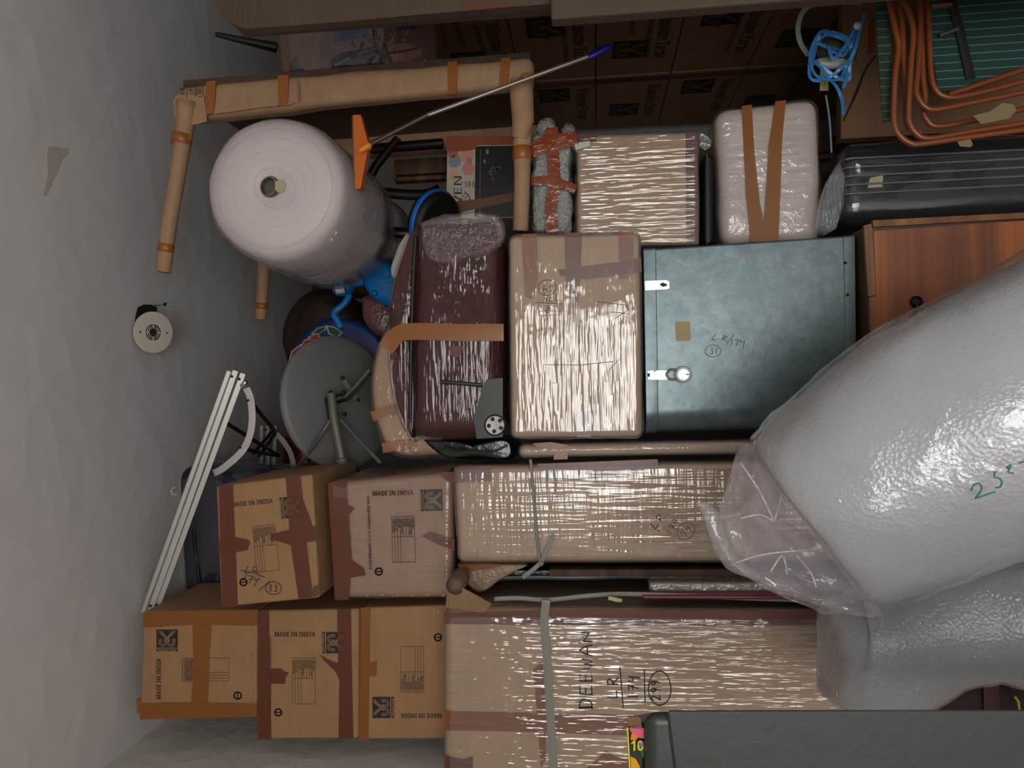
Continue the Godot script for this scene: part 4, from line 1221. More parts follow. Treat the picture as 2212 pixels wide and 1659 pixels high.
# ---------------------------------------------------------------- under the ceiling on the right: table, roll, squeegee
func top_left_things() -> void:
	var paper := paper_tan()
	# wrapped table lying on its side, legs pointing left
	var d := 2.15
	var h := hexa([388, 182, 1150, 121, 1153, 180, 386, 258], d, 0.07)
	var t := thing("wrapped_table", "table wrapped in tan packing paper and lying on its side with its legs pointing left", "table", P(1150, 150, d + 0.3))
	put(rumple(soft_hexa(h, 0.022, 10, 0.006, 6.0), 0.003, 12.0), "apron", paper, t)
	var top_d := PP([396, 196, 1146, 136], d + 0.01)
	put(slab([top_d[0], top_d[1], top_d[1] + Vector3(0, 0, -0.6), top_d[0] + Vector3(0, 0, -0.6)], Vector3(0.03, 0, 0)), "tabletop", mat("brown_wrapping", Color(0.26, 0.19, 0.14), 0.5, {"bump": "crumple", "scale": 2.0, "depth": 0.2}), t, false)
	h = hexa([386, 182, 1150, 121, 1153, 180, 386, 240], d, 0.07)
	for k in 8:
		h[k] += Vector3(0, 0, -0.53)
	put(soft_hexa(h, 0.02, 3), "rear_apron", paper, t)
	put(tube(smooth_path(PP([405, 222, 396, 300, 380, 400, 366, 480, 353, 588], d), 3), [0.031, 0.028, 0.026, 0.024, 0.023, 0.0225, 0.0225, 0.0222, 0.022, 0.022, 0.0215, 0.021, 0.0205], 16), "leg", paper, t)
	put(lathe(P(353, 588, d), P(351, 600, d) - P(353, 588, d), [0.0002, 0.019, 0.0006, 0.019], 16), "leg_end", mat("dark_hollow", Color(0.12, 0.09, 0.07), 0.9), t)
	put(tube(PP([1126, 172, 1128, 260, 1128, 380, 1124, 499], d + 0.005), [0.03, 0.028, 0.0225, 0.0215], 16), "leg", paper, t)
	put(tube(PP([1116, 180, 1126, 190, 1130, 262, 1122, 300], d - 0.012), [0.026, 0.033, 0.03, 0.022], 16), "wrap_sleeve", paper, t)
	put(tube(PP([580, 300, 572, 545, 563, 690], 2.76), [0.024, 0.024, 0.02], 14), "leg", paper, t)
	var bt := mat("ochre_band", Color(0.56, 0.33, 0.13), 0.4)
	for q in [[394, 290, 391, 312, 0.0285], [360, 527, 357, 545, 0.0225], [1128, 318, 1128, 346, 0.0265]]:
		put(tube(PP([q[0], q[1], q[2], q[3]], d), q[4], 16), "tape_band", bt, t)
	put(tube(PP([566, 655, 565, 668], 2.76), 0.0225, 14), "tape_band", bt, t)
	for q in [[446, 176, 466, 174, 461, 244, 441, 250], [600, 163, 624, 161, 621, 224, 601, 228], [966, 134, 988, 132, 986, 202, 968, 204], [1082, 126, 1102, 124, 1098, 180, 1078, 190]]:
		put(slab(PP(q, d - 0.006), Vector3(0, 0, -0.006)), "tape_band", bt, t, false)
	put(slab(PP([1112, 172, 1128, 158, 1148, 154, 1152, 214, 1146, 218, 1130, 206, 1112, 206], d - 0.016), Vector3(0, 0, -0.004)), "tape_band", bt, t, false)
	put(rumple(slab(PP([374, 216, 385, 203, 440, 206, 446, 250, 446, 262, 428, 268, 416, 270, 384, 272, 376, 250], d - 0.008), Vector3(0, 0, -0.008)), 0.002, 30.0), "torn_wrapping", paper, t, false)
	put(rumple(slab(PP([460, 236, 520, 232, 600, 222, 640, 220, 626, 226, 560, 232, 540, 236, 496, 242, 462, 246], d - 0.004), Vector3(0, 0, -0.008)), 0.002, 30.0), "torn_wrapping", paper, t, false)
	put(slab(PP([640, 176, 645, 176, 648, 218, 643, 219], d - 0.0075), Vector3(0, 0, -0.004)), "wrap_edge", mat("wrap_edge", Color(0.52, 0.4, 0.3), 0.8), t, false)
	ink(t, frame(392, 205, d - 0.008, -PI / 2), script_strokes("LR", 0, -2, 9, 9) + [[-6, 12, 26, 14]] + script_strokes("174", 0, 18, 9, 7) + script_strokes("38", 2, 36, 8, 6) + [ring_stroke(7, 40, 12, 8), [-4, 30, 24, 30]], 1.2, pen(), 0.002)
	# the great roll of white foam
	var foam := mat("white_foam_sheet", Color(0.77, 0.725, 0.74), 0.55, {"bump": "foam", "scale": 3.0, "depth": 0.12, "sss": 0.15})
	t = thing("foam_roll", "big white roll of packing foam seen end-on under the ceiling, cardboard core showing", "foam roll", P(740, 420, 2.2))
	var s := lump([[584, 404, 20, 21, 2.1], [584, 404, 21, 22, 1.97], [586, 404, 26, 27, 1.955], [590, 405, 62, 62, 1.942], [596, 408, 110, 108, 1.945], [599, 408, 136, 135, 1.958], [602, 409, 149, 150, 1.985], [606, 412, 152, 154, 2.02], [640, 435, 146, 148, 2.12], [680, 462, 138, 140, 2.22], [710, 482, 128, 132, 2.3], [718, 488, 100, 100, 2.32]], 0.006, 5.0, 48)
	put(s, "roll", foam, t)
	var spiral := Shape.new()
	for k in 5:
		var ring := []
		for j in 40:
			var a := TAU * j / 39.0
			var rr := 44.0 + k * 21.0 + 3.0 * sin(a * 2.0 + k)
			ring.append(P(592 + cos(a) * rr, 406 + sin(a) * rr, 1.9425 - 0.0005 + 0.00008 * maxf(0.0, rr - 70.0)))
		put(tube(ring, 0.0004, 5, null, false), "layer_edge", foam, t)
	put(lathe(P(578, 402, 1.968), Vector3(0.02, 0, -1), [-0.006, 0.0235, -0.008, 0.027, 0.03, 0.027, 0.03, 0.0225, -0.006, 0.0225], 26, null, false), "core_tube", mat("grey_core_board", Color(0.52, 0.46, 0.4), 0.8), t)
	put(lathe(P(582, 402, 2.08), Vector3(0, 0, -1), [0.0, 0.03, 0.004, 0.03], 20), "core_depth", mat("core_inside", Color(0.22, 0.15, 0.11), 0.9), t)
	put(slab(PP([594, 392, 612, 388, 618, 398, 614, 414, 600, 416, 594, 408], 1.95), Vector3(0, 0, -0.004)), "torn_core_paper", mat("torn_core_paper", Color(0.66, 0.6, 0.52), 0.8), t, false)
	put(puffed([726, 348, 746, 408, 744, 424, 716, 456, 690, 440, 696, 380], 2.0, 0.1, 0.02), "foam_flap", foam, t)
	s = lump([[604, 411, 154, 156, 2.0], [642, 436, 152, 154, 2.12], [684, 464, 146, 148, 2.22], [720, 486, 134, 138, 2.32]], 0.01, 9.0, 48)
	put(s, "bubble_film", mat("roll_film", Color(0.6, 0.58, 0.58), 0.12, {"alpha": 0.42, "bump": "crumple", "scale": 3.0, "depth": 0.5}), t)
	# a second roll behind it
	t = thing("foam_roll", "grey dim roll of bubble film lying behind the big white foam roll", "foam roll", P(900, 500, 2.6))
	put(lump([[800, 500, 60, 70, 2.62], [806, 504, 74, 88, 2.65], [820, 510, 72, 86, 2.82], [830, 512, 40, 50, 2.86]], 0.02, 6.0, 32), "roll", mat("grey_bubble_film", Color(0.55, 0.54, 0.55), 0.25, {"bump": "bubble", "scale": 2.5, "depth": 0.4}), t)
	t = thing("foam_sheet_pile", "soft grey fold of foam sheet showing below the dark chair frame", "foam sheet", P(1500, 600, 3.0))
	put(puffed([742, 560, 760, 534, 800, 522, 850, 526, 1000, 540, 2150, 570, 2150, 650, 1000, 630, 850, 622, 780, 612, 748, 590], 2.95, 0.2, 0.05, 4, 0.02), "heap", mat("grey_foam_heap", Color(0.5, 0.48, 0.49), 0.6, {"bump": "foam", "scale": 2.5, "depth": 0.3}), t)
	# squeegee
	t = thing("floor_squeegee", "orange floor squeegee with a long thin pole and a blue grip, laid diagonally", "squeegee", P(795, 315, 2.06))
	put(slab(PP([763, 248, 779, 248, 796, 312, 793, 330, 779, 407, 767, 408], 2.04), Vector3(0, 0, -0.025)), "head", mat("orange_plastic", Color(0.8, 0.39, 0.06), 0.45, {"tex": "kraft", "scale": 5.0}), t, false)
	put(slab(PP([760, 250, 764, 249, 767, 408, 763, 408], 2.045), Vector3(0, 0, -0.012)), "rubber_blade", mat("grey_rubber", Color(0.3, 0.28, 0.26), 0.6), t, false)
	put(tube(P3([776, 326, 2.03, 798, 314, 2.035]), [0.008, 0.011], 14), "socket", mat("orange_socket", Color(0.85, 0.47, 0.06), 0.4), t)
	put(tube(P3([796, 315, 2.035, 800, 311, 2.035]), 0.0085, 12), "socket_ring", mats["orange_socket"], t)
	put(tube(P3([799, 312, 2.035, 925, 248, 2.04]), 0.0066, 12), "lower_pole", mat("brown_pole", Color(0.24, 0.16, 0.14), 0.4), t)
	put(tube(P3([925, 248, 2.04, 1274, 121, 2.07]), 0.0058, 12), "pole", mat("steel_pole", Color(0.55, 0.52, 0.5), 0.35, {"metal": 0.6}), t)
	put(tube(P3([1270, 124, 2.07, 1285, 117, 2.072, 1312, 103, 2.075, 1322, 100, 2.076]), [0.009, 0.0115, 0.0105, 0.006], 12), "grip", mat("blue_grip", Color(0.06, 0.06, 0.45), 0.4), t)
	# dark chair frame
	var ebony := mat("dark_wood_frame", Color(0.075, 0.05, 0.042), 0.35)
	t = thing("chair_frame", "dark brown wooden chair frame lying on its side beside the white foam roll", "chair", P(960, 480, 2.5))
	put(tube(smooth_path(P3([735, 420, 2.53, 800, 414, 2.54, 870, 420, 2.55, 920, 420, 2.55, 950, 408, 2.55]), 4), 0.0175, 12, null, true, 0.7), "rail", ebony, t)
	put(tube(P3([822, 424, 2.55, 836, 502, 2.55]), 0.0145, 10, null, true, 0.7), "stretcher", ebony, t)
	put(tube(smooth_path(P3([778, 516, 2.54, 812, 506, 2.54, 850, 502, 2.54, 900, 506, 2.55, 946, 512, 2.55]), 4), 0.0175, 12, null, true, 0.7), "rail", ebony, t)
	put(tube(P3([778, 424, 2.56, 812, 358, 2.58, 860, 300, 2.6]), 0.015, 10), "leg", ebony, t)
	put(tube(P3([800, 322, 2.62, 956, 310, 2.6]), 0.017, 10), "leg", ebony, t)
	# small wheel with a blue rim
	t = thing("toy_wheel", "small black wheel with a bright blue rim above the maroon suitcase", "wheel", P(945, 480, 2.36))
	var ax := Vector3(-0.32, -0.85, 0.42)
	var wc := P(938, 484, 2.38)
	put(lathe(wc, ax, [-0.026, 0.04, -0.03, 0.085, -0.022, 0.098, 0.0, 0.103, 0.022, 0.098, 0.03, 0.085, 0.026, 0.04], 40), "tyre", mats["black_rubber"], t)
	put(lathe(wc, ax, [-0.007, 0.1, -0.007, 0.106, 0.007, 0.106, 0.007, 0.1], 40, null, false), "rim", mat("sky_blue_plastic", Color(0.1, 0.4, 0.75), 0.4), t)
	# pale timbers far behind
	t = thing("timber_strips", "pale timber planks standing in the shade behind the orange squeegee", "timber", P(960, 370, 2.9))
	var plank := hexa([850, 345, 962, 340, 962, 372, 850, 378], 2.95, 0.06)
	stand(plank)
	put(soft_hexa(plank, 0.006), "timber", mat("pale_timber", Color(0.52, 0.4, 0.28), 0.7, {"tex": "wood_color", "scale": 1.5}), t)
	plank = hexa([850, 382, 962, 376, 962, 388, 850, 392], 2.9, 0.05)
	stand(plank)
	put(soft_hexa(plank, 0.006), "timber", mats["pale_timber"], t)
	# blue toy figure, head down
	var blue := mat("blue_toy_plastic", Color(0.01, 0.4, 0.66), 0.4, {"spec": 0.4})
	var dd := 2.43
	t = thing("toy_figure", "bright blue plastic toy figure upside down on the maroon suitcase, arms spread", "toy", P(900, 600, dd + 0.05))
	put(puffed([776, 590, 784, 562, 802, 550, 826, 552, 848, 572, 872, 586, 905, 590, 905, 622, 872, 640, 852, 662, 828, 658, 800, 642, 782, 616], dd, 0.1, 0.035, 5), "head", blue, t)
	put(tube(P3([758, 614, dd + 0.05, 786, 610, dd + 0.05]), 0.012, 12), "neck", blue, t)
	put(tube(smooth_path(P3([724, 634, dd + 0.05, 736, 624, dd + 0.05, 752, 616, dd + 0.05, 764, 614, dd + 0.05]), 3), [0.012, 0.018, 0.024, 0.028, 0.03, 0.029, 0.027, 0.025, 0.022, 0.015], 16), "body", blue, t)
	put(puffed([738, 588, 752, 582, 770, 584, 778, 600, 772, 612, 756, 604, 742, 596], dd + 0.03, 0.05, 0.015), "shoulder", blue, t)
	put(tube(smooth_path(P3([752, 610, dd + 0.02, 732, 602, dd + 0.01, 710, 592, dd, 711, 574, dd, 714, 558, dd]), 3), 0.0095, 12), "arm", blue, t)
	put(tube(smooth_path(P3([756, 636, dd + 0.02, 744, 656, dd + 0.01, 722, 676, dd, 730, 694, dd, 737, 709, dd]), 3), 0.0105, 12), "arm", blue, t)
	put(tube(P3([727, 625, dd + 0.012, 744, 622, dd + 0.012]), 0.0155, 14), "white_band", mat("white_band", Color(0.75, 0.74, 0.76), 0.5), t)
	for q in [[803, 590, 0.0095], [810, 633, 0.0095]]:
		put(lathe(P(q[0], q[1], dd + 0.004), Vector3(0, 0, -1), [-0.009, 0.003, -0.006, q[2], 0.004, q[2] * 1.1], 14), "knob", blue, t)
	put(soft_hexa(hexa([808, 603, 856, 594, 858, 608, 812, 617], dd - 0.002, 0.01), 0.003), "ridge", blue, t)
	single(rumple(puffed([880, 500, 864, 520, 850, 552, 842, 580, 850, 600, 884, 590, 900, 540], 2.29, 0.03, 0.012), 0.003, 14.0), "white_cloth_bundle", mat("white_cloth", Color(0.72, 0.69, 0.67), 0.8), "small white cloth wedge tucked behind the maroon suitcase's upper right", "cloth bundle")
	# black tapered pole and the carton with pictures
	t = thing("black_pole", "black tapered pole pointing at the ceiling from behind the picture-printed carton", "pole", P(620, 105, 2.5))
	put(tube(P3([466, 74, 2.4, 520, 86, 2.42, 598, 103, 2.45]), [0.0075, 0.011, 0.0165], 14), "pole", mat("matt_black", Color(0.035, 0.035, 0.04), 0.5), t)
	d = 2.42
	h = hexa([600, 70, 940, 18, 944, 136, 612, 158], d, 0.07)
	t = thing("picture_carton", "wrapped carton with torn blue and pink printed pictures and brown tape near the ceiling", "carton", P(944, 90, d))
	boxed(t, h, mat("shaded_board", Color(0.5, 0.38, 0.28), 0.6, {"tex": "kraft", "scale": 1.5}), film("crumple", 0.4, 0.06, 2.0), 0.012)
	tape(t, [690, 60, 940, 20, 944, 134, 692, 150], d, mat("dark_red_tape", Color(0.33, 0.165, 0.1), 0.3))
	tape(t, [728, 50, 806, 40, 808, 72, 732, 90], d, mat("azure_print", Color(0.06, 0.3, 0.5), 0.5), 0.003, "printed_picture")
	for k in 4:
		tape(t, [738 + k, 62 + k * 7, 796, 52 + k * 6.0, 796, 53.5 + k * 6.0, 738 + k, 63.5 + k * 7], d, mat("pale_blue_print", Color(0.35, 0.5, 0.6), 0.5), 0.004, "print_line")
	tape(t, [714, 128, 740, 112, 818, 100, 828, 142, 716, 148], d, mat("navy_print", Color(0.04, 0.06, 0.2), 0.45), 0.003, "printed_picture")
	tape(t, [722, 138, 756, 123, 758, 128, 724, 144], d, mat("white_print", Color(0.5, 0.5, 0.52), 0.5), 0.004, "print_line")
	tape(t, [772, 116, 812, 103, 812, 105, 774, 119], d, mats["white_print"], 0.004, "print_line")
	tape(t, [832, 90, 846, 90, 850, 96, 880, 92, 912, 106, 912, 118, 880, 132, 850, 136], d, mat("pink_print", Color(0.58, 0.32, 0.29), 0.5), 0.003, "printed_picture")
	tape(t, [836, 114, 870, 108, 908, 101, 908, 104, 872, 112, 838, 117], d, mat("crease_brown", Color(0.28, 0.11, 0.07), 0.6), 0.004, "print_line")
	tape(t, [838, 46, 898, 34, 902, 62, 842, 68], d, mats["navy_print"], 0.003, "printed_picture")
	for q in [[862, 56, 8], [882, 42, 7]]:
		put(lathe(P(q[0], q[1], d - 0.005), Vector3(0, 0, -1), [-0.0006, q[2] / FPX * d * 0.9, 0.0, q[2] / FPX * d], 12), "printed_patch", mat("teal_print", Color(0.14, 0.24, 0.27), 0.5), t)
	for q in [[706, 88, 6, 16], [722, 74, 5, 14]]:
		tape(t, [q[0] - q[2], q[1], q[0], q[1] - q[3], q[0] + q[2], q[1], q[0] + 3, q[1] + q[3], q[0] - 4, q[1] + q[3]], d, mats["white_print"], 0.004, "printed_patch")
	tape(t, [624, 138, 640, 122, 654, 144, 658, 154, 626, 156], d, mat("slate_print", Color(0.14, 0.15, 0.18), 0.5), 0.003, "printed_picture")
	tape(t, [603, 78, 622, 72, 630, 156, 613, 158], d, orange_tape(), 0.003)
	# tall cardboard sheets at the right edge, close to the camera
	var sheet_m := mat("shaded_kraft_sheet", Color(0.29, 0.222, 0.165), 0.7, {"tex": "kraft", "bump": "flute", "scale": 1.3, "depth": 0.06})  # ordinary kraft, with the shade of the right side put into its colour
	d = 1.72
	t = thing("cardboard_sheet", "tall brown corrugated cardboard sheet hanging near the ceiling at the far right", "cardboard", P(1186, -20, d))
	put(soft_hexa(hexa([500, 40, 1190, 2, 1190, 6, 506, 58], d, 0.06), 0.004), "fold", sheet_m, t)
	put(slab(PP([454, -30, 466, 8, 480, 32, 500, 50, 530, 62, 560, 60, 700, 50, 900, 32, 1190, 8, 1190, -880, 440, -880], d - 0.005), Vector3(0, 0, -0.03)), "sheet", sheet_m, t, false)  # unseen outer part added out to the right wall to block door light
	tape(t, [998, 24, 1110, 14, 1112, 4, 1000, 8], d - 0.008, mats["dark_red_tape"])
	d = 1.66
	h = hexa([1184, -900, 2400, -950, 2400, -80, 1190, 42], d, 0.04)  # widened out of view to keep daylight off the right-hand cartons
	h[2] = Vector3(h[3].x + 0.005, 0.0, h[3].z)
	h[1] = Vector3(h[0].x, 0.0, h[0].z)
	h[5] = h[1] + Vector3(0, 0, -0.04)
	h[6] = h[2] + Vector3(0, 0, -0.04)
	t = thing("cardboard_sheet", "second corrugated cardboard sheet overlapping lower down at the far right", "cardboard", foot(h))
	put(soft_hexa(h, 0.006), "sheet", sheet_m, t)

# ---------------------------------------------------------------- close to the camera
func foreground() -> void:
	var foam := mat("bubble_foam", Color(0.61, 0.605, 0.605), 0.28, {"bump": "bubble", "scale": 4.6, "depth": 0.14, "spec": 0.6})
	var t := thing("bubble_wrap_roll", "largest whitish roll, inside a clear crinkled polythene bag with green 25 on it", "bubble wrap roll", Vector3(0, 0.0, -1.2))
	var path := smooth_path(P3([1752, 1130, 1.43, 1780, 1112, 1.425, 1860, 1064, 1.41, 1960, 1003, 1.39, 2080, 945, 1.37, 2212, 892, 1.35, 2400, 820, 1.33, 2600, 760, 1.32]), 4)
	var radii := []
	for k in path.size():
		var u := float(k) / (path.size() - 1)
		radii.append(lerpf(0.145, 0.236, pow(u, 0.55)) if k > 1 else 0.12 + k * 0.04)
	put(rumple(tube(path, radii, 48, null, true, 0.85), 0.012, 5.0), "roll", foam, t)
	var r2 := []
	for r in radii:
		r2.append(r * 1.02 + 0.006)
	r2[0] = radii[2]
	var bag := rumple(rumple(tube(path, r2, 64, null, false, 0.86), 0.014, 4.5, 3), 0.006, 14.0, 4)
	var poly := mat("polythene_bag", Color(0.78, 0.77, 0.79), 0.09, {"alpha": 0.1, "bump": "crumple", "scale": 3.6, "depth": 0.24})
	put(bag, "polythene_bag", poly, t)
	var loose := mat("loose_polythene", Color(0.72, 0.69, 0.71), 0.1, {"alpha": 0.28, "bump": "crumple", "scale": 1.6, "depth": 0.8})
	var a := smooth_path(P3([1740, 900, 1.4, 1690, 940, 1.38, 1700, 1010, 1.34, 1740, 1080, 1.31, 1790, 1150, 1.3, 1850, 1230, 1.31, 1890, 1300, 1.34, 1900, 1330, 1.37]), 5)
	var b := smooth_path(P3([1690, 915, 1.45, 1640, 948, 1.45, 1590, 985, 1.45, 1568, 1060, 1.44, 1552, 1120, 1.44, 1560, 1190, 1.44, 1640, 1262, 1.42, 1772, 1322, 1.4]), 5)
	put(sheet(a, b, 22, 0.02, 9.0, 4), "bag_mouth", loose, t)
	for k in a.size():
		a[k] += Vector3(0.01, 0, -0.07)
		b[k] += Vector3(0.0, -0.004, -0.03)
	put(sheet(a, b, 22, 0.02, 9.0, 9), "bag_mouth", loose, t)
	put(rumple(tube(smooth_path(P3([1512, 1090, 1.47, 1524, 1098, 1.46, 1540, 1120, 1.46, 1552, 1160, 1.46, 1580, 1212, 1.46, 1640, 1250, 1.45]), 4), [0.003, 0.006, 0.009, 0.011, 0.012, 0.013, 0.014, 0.015, 0.016, 0.017, 0.018, 0.018, 0.018, 0.018, 0.017, 0.016, 0.015, 0.013, 0.011, 0.008, 0.004], 14), 0.005, 25.0), "bag_lip", loose, t)
	for q in [[1590, 1215, 1660, 1196, 1790, 1184], [1672, 1126, 1640, 1060, 1600, 1000], [1672, 1126, 1640, 1112, 1600, 1120], [1672, 1126, 1690, 1060, 1680, 985], [1720, 1200, 1750, 1235, 1764, 1270], [1664, 1236, 1690, 1200, 1700, 1240]]:
		put(tube(smooth_path(PP(q, 1.35), 5), 0.0022, 6), "bag_crease", loose, t)
	# green figures on the bag
	var green := mat("green_marker", Color(0.2, 0.44, 0.38), 0.5)
	var spots := [[2098, 1060, 2102, 1050, 2112, 1044, 2120, 1050, 2118, 1062, 2108, 1075, 2112, 1075, 2150, 1062], [2150, 1018, 2148, 1030, 2160, 1034, 2164, 1042, 2160, 1052, 2150, 1053], [2182, 1004, 2174, 1012, 2184, 1004, 2178, 1020, 2190, 1022], [2200, 1000, 2216, 996]]
	for st in spots:
		var pts := []
		for k in range(0, st.size(), 2):
			pts.append(surface_at(path, radii, st[k], st[k + 1]))
		put(tube(smooth_path(pts, 3), 0.0013, 6), "handwritten_lettering", green, t)
	# the smaller roll
	t = thing("bubble_wrap_roll", "smaller bare roll of bubble wrap lying between the bagged roll and the grey metal cabinet", "bubble wrap roll", Vector3(-0.45, 0.0, -1.3))
	path = smooth_path(P3([1778, 1392, 1.63, 1800, 1394, 1.63, 1850, 1404, 1.63, 1930, 1400, 1.62, 2020, 1368, 1.61, 2120, 1345, 1.6, 2212, 1340, 1.59, 2400, 1330, 1.58, 2600, 1325, 1.57]), 4)
	radii = []
	var anchor := [0.06, 0.102, 0.127, 0.126, 0.106, 0.109, 0.123, 0.13, 0.135]
	for k in path.size():
		var u := k / 4.0
		radii.append(lerpf(anchor[mini(int(u), 8)], anchor[mini(int(u) + 1, 8)], u - int(u)))
	put(rumple(tube(path, radii, 44, null, true, 0.9), 0.008, 7.0, 5), "roll", foam, t)
	var film_r := []
	for r in radii:
		film_r.append(r + 0.004)
	put(rumple(tube(path, film_r, 44, null, false, 0.9), 0.009, 7.0, 5), "clear_film", mat("roll_wrap", Color(0.76, 0.75, 0.77), 0.1, {"alpha": 0.1, "bump": "bubble", "scale": 4.5, "depth": 0.5}), t)
	# dark red things in the gap beneath
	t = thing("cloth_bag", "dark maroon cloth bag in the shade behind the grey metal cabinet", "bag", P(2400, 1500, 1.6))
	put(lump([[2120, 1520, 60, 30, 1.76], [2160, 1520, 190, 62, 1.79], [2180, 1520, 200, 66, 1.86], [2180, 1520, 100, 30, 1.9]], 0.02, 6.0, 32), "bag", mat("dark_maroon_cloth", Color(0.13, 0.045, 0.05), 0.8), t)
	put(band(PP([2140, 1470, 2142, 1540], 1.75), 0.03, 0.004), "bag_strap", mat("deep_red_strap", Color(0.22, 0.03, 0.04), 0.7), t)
	put(tube(P3([2192, 1504, 1.73, 2200, 1516, 1.73, 2202, 1536, 1.73]), 0.003, 6), "yellow_thread", mat("yellow_thread", Color(0.6, 0.5, 0.1), 0.6), t)
	# grey metal cabinet
	var d := 1.0
	var h := hexa([1392, 1536, 2600, 1534, 2600, 1800, 1396, 1800], d, 0.24)
	stand(h)
	var lean: float = P(1392, 1541, d + 0.24).x - h[0].x
	for k in [4, 5]:
		h[k].x += lean
	var grey := mat("grey_painted_steel", Color(0.165, 0.17, 0.16), 0.42, {"bump": "zinc", "scale": 2.0, "depth": 0.04})
	t = thing("metal_cabinet", "grey painted steel cabinet close to the camera in the lower left of the room", "cabinet", foot(h))
	put(soft_hexa(h, 0.018, 2), "body", grey, t)
	put(slab(PP([1445, 1537, 2500, 1536, 2500, 1800, 1470, 1800, 1460, 1650], d - 0.001), Vector3(0, 0, -0.004)), "door", grey, t, false)
	put(tube(PP([1443, 1539, 1450, 1600, 1458, 1660, 1472, 1790], d - 0.001), 0.0016, 6), "door_seam", mats["dark_slot"], t)
	# biscuit sachet
	d = 1.025
	h = hexa([1354, 1566, 1392, 1566, 1394, 1720, 1360, 1720], d, 0.012)
	t = thing("snack_packet", "small bright printed snack packet with a yellow 10, lying on the grey metal cabinet", "packet", foot(h))
	put(soft_hexa(h, 0.004, 4, 0.002, 30.0), "packet", mat("dark_green_foil", Color(0.07, 0.14, 0.06), 0.25), t)
	put(slab(PP([1356, 1548, 1384, 1549, 1386, 1568, 1355, 1568], d), Vector3(0, 0, -0.003)), "crimped_end", mat("clear_brown_end", Color(0.42, 0.27, 0.14), 0.25), t, false)
	tape(t, [1358, 1573, 1393, 1573, 1393, 1596, 1372, 1592], d, mat("pink_foil", Color(0.75, 0.3, 0.42), 0.25), 0.003, "printed_patch")
	tape(t, [1364, 1586, 1372, 1580, 1378, 1594, 1372, 1600, 1362, 1598], d, mat("orange_foil", Color(0.8, 0.4, 0.08), 0.3), 0.0036, "printed_patch")
	tape(t, [1354, 1572, 1357, 1572, 1364, 1700, 1361, 1700], d, mat("yellow_foil", Color(0.78, 0.72, 0.1), 0.3), 0.0036, "printed_edge")
	letters(t, frame(1376, 1607, d), "10", 0, 0, 26, 22, mats["yellow_foil"], 0.0045, sans)
	put(lathe(P(1384, 1607, d - 0.0045), Vector3(0, 0, -1), [-0.0006, 0.0032, 0.0, 0.0032], 14), "printed_patch", mat("lilac_foil", Color(0.5, 0.36, 0.5), 0.3), t)
	tape(t, [1362, 1634, 1374, 1640, 1382, 1656, 1384, 1690, 1364, 1690], d, mat("mango_foil", Color(0.8, 0.52, 0.03), 0.3), 0.003, "printed_patch")
	tape(t, [1380, 1610, 1393, 1600, 1394, 1640, 1386, 1634], d, mat("leaf_foil", Color(0.08, 0.28, 0.1), 0.3), 0.003, "printed_patch")

# the near side of a bent roll, on the line of sight of a pixel
func surface_at(path: Array, radii: Array, x: float, y: float) -> Vector3:
	var w := turn * Vector3((x - 1106.0) / FPX, -(y - 829.5) / FPX, -1.0)
	var best := eye + w * 1.1
	for j in 400:
		var p := eye + w * (0.8 + j * 0.002)
		for k in path.size():
			if p.distance_to(path[k]) < radii[k] * 0.98 + 0.012:
				return p
	return best

